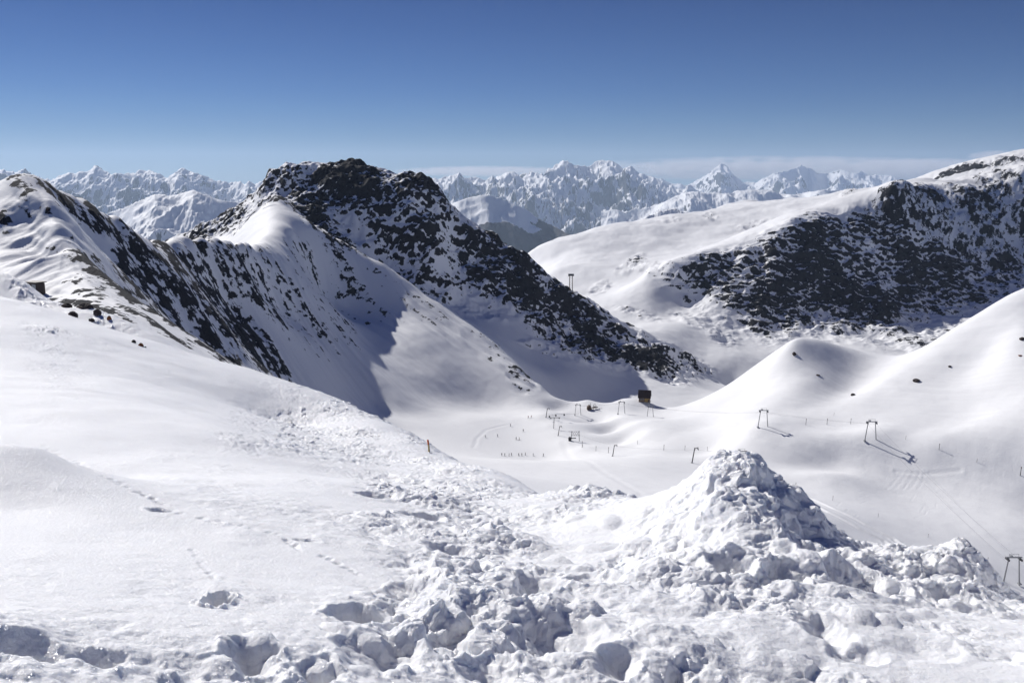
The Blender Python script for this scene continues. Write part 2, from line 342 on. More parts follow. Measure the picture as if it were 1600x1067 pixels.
# rock zones: (px, py, rx, ry, angle deg, strength, Ymin, Ymax)
ZN = [
 # main mountain
 (500,285,125,46,5,1.0,770,1000),(640,340,70,70,35,.95,770,1000),(440,275,42,30,-20,1.05,800,1000),(660,300,50,30,20,.8,770,1000),
 (790,430,110,42,38,.95,770,1000),(890,500,110,42,32,1.0,770,1000),(990,545,90,26,28,.95,770,1000),(700,455,95,26,22,.55,770,1000),(565,352,60,22,20,.55,740,1000),
 (330,352,70,18,-28,.75,780,1000),(385,335,50,24,-30,.55,780,1000),(850,560,40,24,30,.5,770,1000),(1060,560,60,14,25,.7,770,1000),(590,400,60,14,25,.45,740,960),
 (482,330,44,18,42,.95,740,1000),(520,365,50,14,35,.7,740,1000),
 # left ridge
 (60,297,60,20,26,.75,250,420),(170,352,95,20,30,1.1,250,480),(250,398,66,26,30,.95,300,540),(55,320,36,26,40,.8,200,420),(5,345,20,30,30,.7,200,420),
 (140,440,34,60,10,.95,150,340),(125,395,26,40,25,.75,200,340),(180,465,70,44,30,.8,150,380),(215,430,50,60,40,.9,200,440),(290,500,74,70,42,.95,200,500),(360,540,90,50,45,.95,200,530),(400,580,70,40,40,.8,200,500),
 (300,420,90,24,35,.7,300,560),(400,430,120,44,38,.66,380,640),(480,470,100,56,40,.55,400,740),(560,470,90,30,38,.45,400,740),(360,382,110,8,4,.55,380,640),(110,480,55,26,10,.95,100,330),(40,470,40,10,20,.5,100,330),
 (70,385,22,34,-50,.55,200,340),(100,440,40,20,-60,.6,150,340),(0,470,20,60,0,.4,200,340),
 # spur rocks
 (670,490,60,22,38,.55,560,775),(760,545,50,16,38,.55,560,775),(816,590,28,18,50,.95,560,660),(560,420,90,22,32,.35,560,775),(470,395,60,16,20,.45,560,775),(520,500,40,9,38,.35,500,640),
 # right wall
 (1180,420,130,34,-6,.8,930,1480),(1330,390,170,60,-10,.78,930,1480),(1290,470,140,55,4,.85,930,1480),(1430,430,170,64,0,.84,930,1480),(1500,330,140,40,0,.9,930,1500),(1410,312,40,28,0,.85,930,1500),
 (1420,520,110,26,2,.6,900,1400),(1200,500,50,36,20,.6,900,1230),(1180,455,90,40,10,.7,930,1480),(1060,425,60,14,5,.45,930,1500),(1570,345,90,80,0,.8,930,1500),(1120,510,40,20,40,.45,900,1100),
 # plateau outcrops
 (1090,505,40,9,20,.5,900,1150),(985,415,26,9,-35,.6,1150,1500),(1000,490,40,7,15,.4,900,1200),(1180,352,25,7,-10,.5,1500,2100),(1110,338,10,5,0,.7,1500,2100),(1320,308,30,7,-50,.45,1500,2100),
 (1500,272,44,12,-18,1.15,2300,3000),(1560,264,50,16,-18,.8,2300,3000),(1050,345,14,4,0,.4,1500,2100),(940,448,20,8,-30,.4,1000,1400),(1090,480,30,10,30,.4,900,1200),
]
zone = np.zeros_like(ZZ)
for (cx, cy, rx, ry, an, s, y0, y1) in ZN:
    ca, sa = math.cos(R(an)), math.sin(R(an))
    dx, dy = px0-cx, py0-cy
    d = ((dx*ca+dy*sa)/rx)**2+((-dx*sa+dy*ca)/ry)**2
    zz = s*(1-sstep(0.35, 1.9, d))*(YY > y0)*(YY < y1)
    zone = np.maximum(zone, zz)
sp = YY*(fu[1]-fu[0])
# streaky domain for the left ridge (ribs down the fall line), layered for the wall
isridge = blur((((tagc == tagi['ridge']) | (tagc == tagi['spur']))).astype(float), 6)
iswall = blur((tagc == tagi['wall']).astype(float), 6)
isr = resample(isridge, cu, cl, fu, np.log(fy)).clip(0, 1); isw = resample(iswall, cu, cl, fu, np.log(fy)).clip(0, 1)
fdx, fdy = 0.72, -0.70                              # fall line of the ridge face
s_ = XX*fdx+YY*fdy; t_ = -XX*fdy+YY*fdx
nA = fbm(XX/26, YY/26, ZZ/26, 5, .55, spacing=sp/26)                 # blocky crags
nB = fbm(s_/60, t_/9, ZZ/60, 5, .55, spacing=sp/9)                  # ribs
nC = fbm(XX/26, YY/26, ZZ/5+XX/50, 5, .6, spacing=sp/9)            # ledges
nG = fbm(XX/55, YY/200, ZZ/200, 4, .55, spacing=sp/55)
nR = nA*(1-isr)*(1-isw)+nB*isr+(nC*.5+nG*.55+nA*.5)*isw
rid = fbm(XX/34, YY/34, ZZ/34, 4, .5, spacing=sp/34, ridged=True)
rough_amt = np.clip(zone*1.3, 0, 1)
crag = (rid-.45)*2.6+nA*3.0
ridge_disp = nB*2.6
disp = rough_amt*((1-isr)*(1-isw)*crag*1.15+isr*ridge_disp+isw*(nC*2.2+nG*4+rid*2.5))*np.clip(YY/600, .35, 1.3)
swell = fbm(XX/70, YY/70, 0, 4, .45, spacing=sp/70)*1.3*np.clip(YY/600, .3, 3)+fbm(XX/9, YY/9, 0, 3, .5, spacing=sp/9)*0.10
wind = fbm(s_/50, t_/7, 0, 3, .5, spacing=sp/7)*0.35*sstep(250, 500, YY)
big = fbm(XX/260, YY/260, 0, 3, .5)*10*sstep(1150, 1700, YY)+fbm(XX/60, YY/60, 3, 4, .5, spacing=sp/60)*5*sstep(1150, 1700, YY)
flat = np.exp(-(((px0-800)/190)**2+((py0-685)/38)**2))*(YY > 400)*(YY < 640)
arw = np.exp(-(((px0-45)/75)**2+((py0-385)/70)**2))*(YY > 190)*(YY < 345)
q_ = XX*.85-YY*.5
disp = disp+arw*(fbm(q_/26, (XX*.5+YY*.85)/90, ZZ/90, 4, .5, ridged=True, spacing=sp/20)-.9)*2.6
ZZ = ZZ+disp+(swell+wind)*(1-flat*.85)+big*0.2
# groomed lanes, twin ski tracks
def track(pts, wd, dep, berm=0.5):
    global ZZ
    W_ = [hit0(*p) for p in pts]
    d = np.full(ZZ.shape, 1e9)
    x0 = min(p[0] for p in W_)-20; x1 = max(p[0] for p in W_)+20; y0 = min(p[1] for p in W_)-20; y1 = max(p[1] for p in W_)+20
    m = (XX > x0) & (XX < x1) & (YY > y0) & (YY < y1); xs, ys = XX[m], YY[m]; dd = np.full(xs.shape, 1e9)
    for a, b in zip(W_[:-1], W_[1:]):
        ax, ay = a[0], a[1]; bx, by = b[0]-ax, b[1]-ay; L2 = bx*bx+by*by+1e-9
        t = np.clip(((xs-ax)*bx+(ys-ay)*by)/L2, 0, 1); dd = np.minimum(dd, np.hypot(xs-ax-t*bx, ys-ay-t*by))
    ZZ[m] += -dep*np.exp(-(dd/wd)**2)+dep*berm*np.exp(-((dd-wd*1.9)/wd)**2)
def zB(x, y):
    l = np.interp(y, fy, np.arange(len(fy))); k = (x/y-fu[0])/(fu[1]-fu[0])
    i = int(min(max(l, 0), len(fy)-2)); j = int(min(max(k, 0), len(fu)-2)); a, b = l-i, k-j
    return float((ZZ[i, j]*(1-a)+ZZ[i+1, j]*a)*(1-b)+(ZZ[i, j+1]*(1-a)+ZZ[i+1, j+1]*a)*b)
def hit0(px, py, ymin=110, ymax=3000):
    Y = ymin
    while Y < ymax:
        x, y, z = P(px, py, Y)
        if zB(x, y) >= z: break
        Y *= 1.002
    x, y, z = P(px, py, Y); return (x, y, zB(x, y))
track([(1238,768),(1300,795),(1350,820),(1395,842),(1460,885)], 0.9, 0.5)
track([(1236,775),(1290,800),(1340,826),(1380,845),(1440,885)], 0.9, 0.5)
track([(880,690),(930,728),(1000,770),(1060,820)], 1.6, 0.10)
track([(740,700),(745,685),(760,672),(800,662)], 1.2, 0.12)
rt = random.Random(12)
for k in range(16):
    x0, y0 = (rt.uniform(640, 860), rt.uniform(655, 700)) if k < 8 else (rt.uniform(1220, 1560), rt.uniform(700, 790)); ps = []; sx = rt.uniform(-8, 8); sy = rt.uniform(4, 9)
    for i in range(7): ps.append((x0+i*sx+(-1)**i*rt.uniform(3, 8), y0+i*sy))
    track(ps, .35, .05)
track([(1400,737),(1440,741),(1500,737)], 1.0, .25)
for k in range(5): track([(1385+k*12,765),(1398+k*11,752),(1410+k*9,738)], .5, .035)
# rock attribute
dzx = np.gradient(ZZ, axis=1)/np.gradient(XX, axis=1); dzy = np.gradient(ZZ, axis=0)/np.gradient(YY, axis=0)
slope = np.sqrt(dzx**2+(dzy-dzx*UU)**2)
slope = np.sqrt(dzx**2+dzy**2)
n_hi = fbm(XX/7, YY/7, ZZ/5, 4, .6, spacing=sp/7)
sm_ = blur(slope, 14)
nBig = fbm(XX/120, YY/120, ZZ/90, 3, .5)
rock = zone*(1.0+.45*nBig)-0.43+nR*0.50+n_hi*0.50+np.clip(slope-sm_, -.6, .8)*0.55+np.clip(sm_-.8, -.3, .5)*.25
rock = np.where(zone > 0.02, rock, -0.5)
rock = np.clip(rock+0.12, -0.6, 1.4)
names = {'valley': 'ski_valley', 'ridge': 'rocky_ridge', 'spur': 'mountain_spur', 'mountain': 'rocky_mountain', 'knoll': 'snow_knoll', 'slope': 'snow_slope', 'wall': 'rock_wall_mountain', 'plateau': 'snow_plateau'}
ci = np.clip(np.round((UU[:-1, :-1]-cu[0])/(cu[1]-cu[0])).astype(int), 0, len(cu)-1)
ri = np.clip(np.round((np.log(YY[:-1, :-1])-cl[0])/(cl[1]-cl[0])).astype(int), 0, len(cl)-1)
tagf = tagc[ri, ci]
for t, i in tagi.items(): grid_mesh(names[t], XX, YY, ZZ, M_alp, {'rock': rock}, tagf == i)
print('terrain', time.time()-T0)

# ================================================================ FAR RANGES
def far_range(name, sky_pts, y0, y1, ycrest, base, nscale, amp, seed, rockb=0.0, pyb=None, forest=None, mat_=None, sharp=1.0, cols=900, rows=260, spurs=0.0):
    px = np.array([p[0] for p in sky_pts], float); py = np.array([p[1] for p in sky_pts], float)
    u = np.linspace(px[0], px[-1], cols); Y = np.linspace(y0, y1, rows)
    crest_r = np.interp(u, px, py)
    uu = (u-800)/F; v = (533.5-crest_r)/F; zr = (-SP+v*CP)/(CP+v*SP)
    Xg = np.outer(Y, uu/ (CP+0.18*SP)); Yg = np.repeat(Y[:, None], cols, 1)
    # ridge line wanders in depth
    wob = fbm(uu*F/90, uu*0+seed, 0, 3)*0.10*(y1-y0)
    yc = ycrest+wob
    zc = zr*yc
    tfr = (Yg-y0)/(yc[None]-y0); tbk = (y1-Yg)/(y1-yc[None]); t = np.clip(np.minimum(tfr, tbk), 0, 1)
    ns = fbm(Xg/nscale, Yg/nscale, seed, 7, .49, ridged=True, spacing=(Y[1]-Y[0])/nscale*.5)
    n2 = fbm(Xg/(nscale*.4), Yg/(nscale*1.1), seed+3, 6, .52, ridged=True, spacing=(Y[1]-Y[0])/nscale*.8)
    body = base+(zc[None]-base)*np.power(t, sharp)
    damp = np.clip(1-t, 0.0, 1)**.5*np.clip(t*4, 0, 1)
    Z = body+amp*(ns-1.1)*(damp*0.85+0.15)+amp*spurs*(n2-1.1)*np.clip(t*4, 0, 1)*(damp*.8+.2)
    dx = np.gradient(Z, axis=1)/np.gradient(Xg, axis=1); dy = np.gradient(Z, axis=0)/np.gradient(Yg, axis=0)
    sl_ = np.sqrt(dx**2+dy**2)
    rk = (sl_-0.72)*0.5-.04+rockb+fbm(Xg/(nscale*.3), Yg/(nscale*.3), Z/(nscale*.3), 5)*.35
    if forest is not None:
        rk = rk+1.2*sstep(forest+amp*.25, forest-amp*.25, Z+fbm(Xg/500, Yg/500, 0, 5)*max(amp*.5,160))
    return grid_mesh(name, Xg, Yg, Z, mat_ or M_far, {'rock': np.clip(rk, -.4, 1.3)})
def valley_floor():
    me = bpy.data.meshes.new('valley_floor'); s = 37500
    bm = bmesh.new(); bmesh.ops.create_grid(bm, x_segments=60, y_segments=60, size=s); bm.to_mesh(me); bm.free()
    at = me.attributes.new('rock', 'FLOAT', 'POINT'); at.data.foreach_set('value', np.full(len(me.vertices), .2, np.float32))
    me.materials.append(M_far); o = bpy.data.objects.new('ground', me); COL.objects.link(o); o.location = (0, 16000, -1750); o.scale=(1,.6,1); o['kind'] = 'structure'
valley_floor()
far_range('distant_mountains', [(560,290),(640,277),(680,279),(720,271),(760,274),(800,269),(830,262),(850,264),(880,256),(905,259),(925,252),(940,250),(957,249),(972,257),(985,256),(1000,266),(1015,273),(1040,285),(1080,296),(1130,310)], 14500, 24500, 21000, -1500, 3000, 560, 11, rockb=.05, forest=-1050, spurs=.8)
far_range('cone_mountain', [(560,360),(620,338),(680,325),(720,312),(740,306),(752,303),(765,303),(780,308),(810,322),(850,341),(890,362),(930,385),(980,400)], 6800, 11500, 9000, -1150, 1500, 150, 23, rockb=-.28, forest=-470, spurs=.25)
far_range('horn_range', [(960,280),(1000,276),(1040,281),(1070,284),(1090,277),(1108,268),(1116,258),(1125,250),(1136,254),(1146,268),(1160,279),(1180,281),(1200,268),(1222,262),(1250,251),(1262,259),(1290,262),(1312,256),(1330,266),(1368,264),(1390,276),(1430,282),(1500,284)], 22000, 34000, 30000, -1500, 4000, 650, 31, rockb=.04, spurs=.7)
far_range('cream_ridge', [(930,372),(975,354),(1000,344),(1030,326),(1056,318),(1078,323),(1100,327),(1140,330),(1200,345),(1260,360)], 3900, 5600, 4700, -620, 700, 100, 43, rockb=-.30, spurs=.5, rows=200)
far_range('low_hills', [(940,330),(1000,322),(1040,312),(1090,300),(1130,303),(1180,297),(1230,302),(1280,296),(1330,298),(1380,290),(1430,292),(1520,290)], 11500, 19000, 15000, -1300, 3200, 380, 53, rockb=-.02, spurs=.7)
far_range('left_range', [(-260,262),(-120,268),(-30,262),(10,262),(42,256),(58,266),(80,276),(110,274),(150,267),(175,270),(205,275),(225,266),(236,262),(252,270),(262,277),(285,268),(300,271),(340,277),(370,276),(420,279),(470,280),(520,284)], 13000, 21000, 18000, -1400, 2900, 520, 61, rockb=.10, forest=-1150, spurs=.8)
far_range('left_snow_hills', [(40,370),(90,350),(140,334),(180,322),(215,309),(240,302),(262,308),(300,303),(340,312),(380,318),(450,330)], 5600, 9800, 8200, -900, 1500, 190, 71, rockb=-.16, spurs=.5)
print('ranges', time.time()-T0)

# ================================================================ FOREGROUND SNOW
A = Field()
A.add([(-400,1500,1.2),(400,1500,1.5),(800,1500,1.75),(2000,1500,2.0)], .1, 'f', .4)
A.add([(-400,1100,1.9),(0,1080,2.1),(400,1070,2.5),(800,1067,3.0),(1200,1067,3.3),(1600,1067,3.5),(2000,1060,3.6)], .1, 'f', .2)
A.add([(-400,900,3.0),(0,900,3.3),(400,900,4.0),(800,905,4.6),(1200,905,4.65),(1600,960,5.3),(2000,960,5.7)], .1, 'f', .2)
A.add([(-60,790,5.15),(40,800,5.2)], .03, 'f', .05)
A.add([(-100,690,6.1),(0,690,6.1),(60,697,6.1),(100,715,6.1)], .015, 'f', .05)
A.add([(-400,700,6.4),(200,745,6.2),(400,770,6.4),(600,800,6.6),(760,820,6.9)], .1, 'f', .2)
A.add([(-400,560,16),(0,600,14.5),(200,635,13.5),(400,690,12),(560,740,11.5),(700,765,10.5)], .1, 'f', .2)
A.add([(-400,430,29),(-100,455,30),(0,472,30),(60,484,30),(140,508,30),(200,530,30),(255,549,30),(320,580,31),(400,612,32)], 0.02, 'f', .06)
A.add([(-400,395,45),(-100,420,45),(0,426,44),(40,440,44),(70,464,43.5),(100,476,43),(150,484,43),(200,503,42),(250,524,41),(330,571,40),(400,604,39),(445,624,38),(470,634,37),(520,655,34),(560,675,31),(600,697,28),(640,711,26),(700,729,22),(760,750,17),(820,769,13.5),(860,783,11.5),(890,793,10.2)], 0.01, 'f', .03)
A.add([(450,660,22),(520,685,19),(600,720,16),(660,745,14)], .03, 'f', .1)
A.add([(905,795,9.6),(940,779,8.9),(985,771,8.4),(1035,776,7.6),(1075,765,7.2),(1100,745,6.9),(1122,722,6.7),(1145,712,6.6),(1172,713,6.5),(1195,722,6.5),(1215,745,6.5),(1240,775,6.6),(1265,800,6.7),(1300,828,6.8),(1340,848,6.8),(1400,843,6.7),(1440,852,6.6),(1470,851,6.5),(1497,853,6.5),(1520,876,6.5),(1545,905,6.5),(1575,930,6.6),(1610,945,6.7),(1800,980,7),(2000,990,7.3)], 0.012, 'f', .03)
A.add([(1120,790,5.65),(1190,800,5.55),(1250,840,5.8),(1330,880,5.7),(1400,900,5.8),(1500,920,5.85)], .03, 'f', .08)
A.add([(1000,830,6.1),(1080,840,5.5),(1150,860,5.05)], .04, 'f', .08)
# behind the crests
A.add([('z',900,14,-7.4),('z',1050,12,-6.8),('z',1160,11,-6.4),('z',1300,11,-6.6),('z',1500,11,-7.2),('z',2000,12,-8)], .05, 'f', .1)
A.add([('z',-400,38,-8),('z',-100,38,-8),('z',60,37,-7.4),('z',150,37,-7.6),('z',230,36,-7.9)], .03, 'f', .1)
A.add([('z',-400,56,-17),('z',0,55,-17),('z',300,52,-18),('z',500,48,-19),('z',650,38,-19),('z',800,28,-17),('z',900,22,-15),('z',1200,20,-16),('z',1600,20,-17),('z',2000,22,-17)], .05, 'f', .1)
A.add([('z',-400,85,-48),('z',400,85,-52),('z',900,85,-60),('z',1300,80,-70),('z',2000,80,-75)], .1, 'f', .2)
A.solve()
AU0, AU1 = -0.72, 0.72
au = np.linspace(AU0, AU1, int(1500*Q)); acu = np.linspace(AU0-.01, AU1+.01, 300); acl = np.linspace(math.log(1.55), math.log(85), 620)
ACU, ACL = np.meshgrid(acu, acl); HA = A.ev(ACU, ACL)
ay = segs((1.7, 9.5, 1000), (9.5, 50, 520), (50, 80, 20))
HA = resample(HA, acu, acl, au, np.log(ay))
UA, YA = np.meshgrid(au, ay); XA = UA*YA; ZA = HA*YA
pxa, pya = proj(XA, YA, ZA)
# where the snow is broken up (1) or smooth (0)
RP = [(-200,620,0),(0,500,0),(0,600,0),(0,700,.02),(0,850,.02),(0,940,.1),(0,985,.55),(0,1050,.7),(130,700,.02),(150,900,.02),(200,560,0),(200,1000,.4),(240,940,.15),(200,650,0),(200,780,.02),(300,650,.05),(300,850,.04),(340,600,.1),
 (330,960,.35),(320,1030,.7),(400,640,.35),(470,660,.8),(560,675,.8),(430,740,.05),(520,760,.05),(440,850,.05),(520,860,.12),(560,710,.5),(620,730,.6),(700,740,.5),(620,790,.7),(640,850,.7),(700,820,.6),(780,790,.55),(800,760,.3),(840,800,.6),(560,930,.5),(450,960,.5),(420,1040,.9),(560,1010,.8),
 (640,960,1),(700,900,.8),(760,880,.9),(800,960,1),(860,860,.9),(900,800,.8),(900,1040,.9),(1000,780,.7),(980,870,.9),(1000,960,.8),(1100,740,.7),(1150,720,.9),(1100,820,.7),(1150,900,.9),(1200,760,.9),(1250,850,.9),(1300,940,1),(1200,1020,.9),(1350,850,.9),(1450,860,1),(1500,920,.9),(1400,1000,.9),(1600,960,.7),(1600,1040,.8),(1800,1000,.8),(60,455,.8),(-60,440,.8),(150,500,.7),(190,520,.6),(100,480,.8),(260,540,.1)]
rp = np.array(RP, float); wsum = 0; rough = 0
for cx, cy, rv in rp:
    w_ = 1/(((pxa-cx)**2+((pya-cy)*1.3)**2)+300)**1.6; wsum = wsum+w_; rough = rough+w_*rv
rough = np.clip(rough/wsum, 0, 1)
smooth_ridge = (YA < 31.5)*(YA > 24)*(pxa < 290)
rough = rough*(1-smooth_ridge)*1.0
spa = YA*(au[1]-au[0])
rn = fbm(XA*.9, YA*.9, 2.0, 3, .5)
patch = fbm(XA/1.3+9, YA/1.6, 4.0, 4, .5)
rough = np.clip(rough*(1+.55*rn), 0, 1)*(.15+.85*sstep(-.4, .55, patch+rough*.3))
print('fore base', time.time()-T0)
# broad undulation, crust ripples
ZA = ZA+fbm(XA/3, YA/3, 0, 3, .5, spacing=spa/3)*0.05*np.clip(YA/5, .5, 1.5)+fbm(XA/1.1, YA/.5, 5, 4, .55, spacing=spa/.5)*0.006*np.clip(YA/6, .4, 1.5)*(1-rough*.5)
sc = np.clip(YA/5.5, 0.55, 2.0)                     # farther rubble is built coarser
def billow(s, z0, o, g=.5):
    return fbm(XA/s, YA/s, ZA/s+z0, o, g, spacing=spa/s*.7)
lump = np.abs(billow(.42, 1, 5, .52))
lumpb = np.abs(billow(1.1, 7, 4, .5))
lumpc = np.abs(billow(.14, 3, 4, .5))
fd = np.clip(9/YA, .30, 1); fd = np.where((pxa < 270) & (YA > 36), 1.0, fd)
h = rough*fd*(0.036*(lumpc-.17)+0.080*(lump-.2)+0.21*(lumpb-.25))
rd2 = fbm(XA/.5, YA/.5, 4.0, 5, .55, spacing=spa/.5)
h = h+rough*0.014*rd2*fd
ZA = ZA+h
# clods: rounded chunks of thrown snow, footprints and holes
ZA0 = ZA.copy()
def stamp(x, y, rx, ry, ang, hh, mode='clod', e=1.0, flatn=0.0):
    i0, i1 = np.searchsorted(ay, [y-max(rx, ry)*1.3, y+max(rx, ry)*1.3])
    if i1-i0 < 2: return
    ya_, yb_ = ay[i0], ay[min(i1, len(ay)-1)]
    xs = [(x-max(rx, ry)*1.3)/ya_, (x+max(rx, ry)*1.3)/ya_, (x-max(rx, ry)*1.3)/yb_, (x+max(rx, ry)*1.3)/yb_]
    j0, j1 = np.searchsorted(au, [min(xs), max(xs)])
    if j1-j0 < 2: return
    s = (slice(i0, i1), slice(j0, j1)); dx = XA[s]-x; dy = YA[s]-y; ca, sa = math.cos(ang), math.sin(ang)
    a_, b_ = (dx*ca+dy*sa)/rx, (-dx*sa+dy*ca)/ry
    wn = noise3(XA[s]/rx*1.3+x*7, YA[s]/rx*1.3, np.float32(e*3.3))*.35+noise3(XA[s]/rx*3+x*7, YA[s]/rx*3, np.float32(e))*.16
    d = np.sqrt(a_**2+b_**2)*(1+wn)
    if mode == 'clod':
        i_, j_ = int(np.searchsorted(ay, y)), int(np.searchsorted(au, x/y))
        if i_ >= len(ay) or j_ >= len(au) or j_ < 1: return
        c0 = ZA0[i_, j_]
        top = np.clip(1-d**2, 0, 1)**(.5 if rx < .03*max(y, 5)/5 else .85)
        if flatn > 0: top = np.minimum(top, 1-flatn)/(1-flatn)
        zc = c0-hh*.35+hh*1.35*top*(1+.35*wn)
        ZA[s] = np.where(d < 1, np.maximum(ZA[s], zc), ZA[s])
    elif mode == 'hole':
        ZA[s] -= hh*(1-sstep(.0, 1.15, d))
        ZA[s] += hh*.10*np.exp(-((d-1.15)/.2)**2)
def at_fore(px, py):
    """point on the foreground snow seen at px,py (marching the surface outward)"""
    Y = 1.9
    while Y < 60:
        x, y, z = P(px, py, Y); j = min(max(int(round((x/y-au[0])/(au[1]-au[0]))), 0), len(au)-1); i = min(int(np.searchsorted(ay, y)), len(ay)-1)
        if ZA[i, j] >= z: return x, y, float(ZA[i, j])
        Y *= 1.004
    return x, y, z
# footprints and deep pockets in the foreground (px,py,rx,ry,depth as share of distance)
for px, py, rx, ry, dp in [(340,938,22,20,.08),(250,798,24,7,.012),(560,962,52,24,.05),(830,905,60,28,.035),(700,985,60,34,.045),(640,925,44,30,.03),(600,1015,70,40,.035),(880,980,80,44,.045),(30,1000,90,24,.045),(150,1030,60,18,.025),(390,1020,46,34,.05),
        (930,905,50,26,.03),(1290,985,44,30,.025),(1340,895,74,34,.06),(1270,840,44,30,.03),(1140,880,46,22,.03),(1230,905,40,20,.03),(1340,1020,50,20,.018),(1440,1015,70,24,.012),(660,808,38,18,.03),(590,775,36,14,.02),(1050,1040,40,22,.04),(700,860,40,18,.02),(1480,925,40,16,.03),(500,1055,40,26,.04),(770,1040,60,30,.03),(960,1030,50,20,.03),(480,845,24,5,.01)]:
    x, y, z = at_fore(px, py); k = y/F
    stamp(x, y, rx*k, ry*k*2.3, 0, dp*y*.8, 'hole', px*.37)
# ski-pole / crust crack line
for a, b in [((70,700),(200,762)),((215,770),(255,790)),((270,800),(435,836)),((445,845),(470,858)),((300,860),(335,905)),((500,868),(560,898)),((400,690),(520,720))]:
    n = 26
    for i in range(n):
        t = i/(n-1); x, y, z = at_fore(a[0]+(b[0]-a[0])*t+random.uniform(-3, 3), a[1]+(b[1]-a[1])*t+random.uniform(-2.5, 2.5))
        if random.random() < .75: stamp(x, y, .011*y*.5, .009*y*.6, 0, .0016*y, 'hole', i*.7)
nclod = 0; ZA0 = ZA.copy()
for k in range(4800):
    px = random.uniform(-60, 1660); py = random.uniform(440, 1080)
    Y = None
    j = None
    # invert approx on base grid: choose random row weighted toward near
    i = int(random.random()**.9*(len(ay)-30)); jj = random.randrange(len(au))
    r_ = rough[i, jj]
    if random.random() > r_**2*1.1 or r_ < .25 or ay[i] > 50: continue
    x, y = XA[i, jj], YA[i, jj]
    rr = min((0.0016+0.0050*random.random()**6)*y*1.0, .22) if y > 6 else (0.010+0.050*random.random()**6)*random.uniform(.7, 1.3)
    stamp(x, y, rr, rr*random.uniform(.7, 1.3), random.uniform(0, 3.14), rr*random.uniform(.25, .65), 'clod', k*.13, random.choice([0, 0, .3, .5])); nclod += 1
ZA0 = ZA.copy()
# the biggest blocks, where the photograph shows them
for px, py, rx, hh in [(705,958,26,.9),(520,985,55,.6),(575,1000,50,.6),(490,1045,60,.5),(850,940,42,.8),(910,950,46,.8),(1000,905,50,.7),(780,905,46,.7),(1480,870,34,.9),(1165,725,26,.9),(1190,735,22,.9),(1120,745,24,.7),(1340,960,26,.9),(1300,925,34,.8),(1380,970,26,.8),(1490,945,22,.9),(1440,960,20,.9),(1020,1040,34,.8),(1010,850,36,.6),(900,1000,50,.6),(760,1000,40,.6),(1100,1000,46,.6),(1230,1030,40,.6),(1550,1000,36,.6),(640,985,28,.6),(400,1000,30,.7),(340,1045,34,.7),(940,860,40,.5),(870,880,36,.6),(1420,890,22,.8),(1380,860,20,.7),(1260,870,30,.6),(1080,900,36,.6),(960,815,26,.6),(905,812,20,.7)]:
    x, y, z = at_fore(px, py); k = y/F
    rx = min(rx, 34)*.9; stamp(x, y, rx*k*random.uniform(.9, 1.5), rx*k*1.2, random.uniform(0, 3), rx*k*hh*.36, 'clod', px*.11)
print('clods', nclod, time.time()-T0)
ZA = np.where(YA < 14, blur(ZA, 3)*.75+ZA*.25, ZA)
# slumped edges: steep faces relax
for _ in range(5):
    gy = np.abs(np.gradient(ZA, axis=0))/np.gradient(YA, axis=0); gx = np.abs(np.gradient(ZA, axis=1))/np.gradient(XA, axis=1)
    wb = sstep(.75, 1.8, blur(np.maximum(gx, gy)*(YA < 12), 2)); ZA = ZA*(1-wb)+blur(ZA, 5)*wb
# crumbly surface: displace in all three directions so that lumps overhang a little
s1 = .06
vx = fbm(XA/s1, YA/s1, ZA/s1, 3, .5, spacing=spa/s1*.8); vy = fbm(XA/s1+50, YA/s1, ZA/s1, 3, .5, spacing=spa/s1*.8); vz = fbm(XA/s1, YA/s1+50, ZA/s1+9, 4, .55, spacing=spa/s1*.8)
s2 = .22
wx = fbm(XA/s2, YA/s2, ZA/s2+20, 2, .5, spacing=spa/s2); wy = fbm(XA/s2, YA/s2+30, ZA/s2, 2, .5, spacing=spa/s2)
am = rough*np.clip(YA/5, .6, 2)
XA = XA+am*(vx*.017+wx*.05); YA2 = YA+am*(vy*.017+wy*.05); ZA = ZA+am*vz*.017
fg = grid_mesh('snowfield', XA, YA2, ZA, M_fore)
print('foreground', time.time()-T0)


# ================================================================ OBJECTS
class MB:
    def __init__(self): self.bm = bmesh.new()
    def box(self, c, sz, rot=None, mi=0, bev=0.0):
        r = bmesh.ops.create_cube(self.bm, size=1)
        M = Matrix.Translation(c) @ (rot.to_4x4() if rot else Matrix()) @ Matrix.Diagonal((*sz, 1))
        bmesh.ops.transform(self.bm, matrix=M, verts=r['verts'])
        return self
    def tube(self, a, b, r0, r1=None, seg=8):
        a, b = Vector(a), Vector(b); d = b-a
        r = bmesh.ops.create_cone(self.bm, cap_ends=True, segments=seg, radius1=r0, radius2=r1 if r1 is not None else r0, depth=d.length)
        bmesh.ops.transform(self.bm, matrix=Matrix.Translation((a+b)/2) @ d.to_track_quat('Z', 'Y').to_matrix().to_4x4(), verts=r['verts'])
        return self
    def prism(self, pts, y0, y1):
        """polygon in x,z extruded along y"""
        f = [self.bm.verts.new((x, y0, z)) for x, z in pts]; g = [self.bm.verts.new((x, y1, z)) for x, z in pts]; n = len(pts)
        self.bm.faces.new(f); self.bm.faces.new(g[::-1])
        for i in range(n): self.bm.faces.new((f[i], g[i], g[(i+1) % n], f[(i+1) % n]))
        return self
    def build(self, name, m, parent=None, smooth=False):
        me = bpy.data.meshes.new(name); bmesh.ops.recalc_face_normals(self.bm, faces=self.bm.faces[:])
        self.bm.to_mesh(me); self.bm.free(); me.materials.append(m)
        if smooth: me.shade_smooth()
        o = bpy.data.objects.new(name, me); COL.objects.link(o); o.parent = parent; return o
def tag(o, label, cat, group=None):
    o['label'] = label; o['category'] = cat
    if group: o['group'] = group
    return o
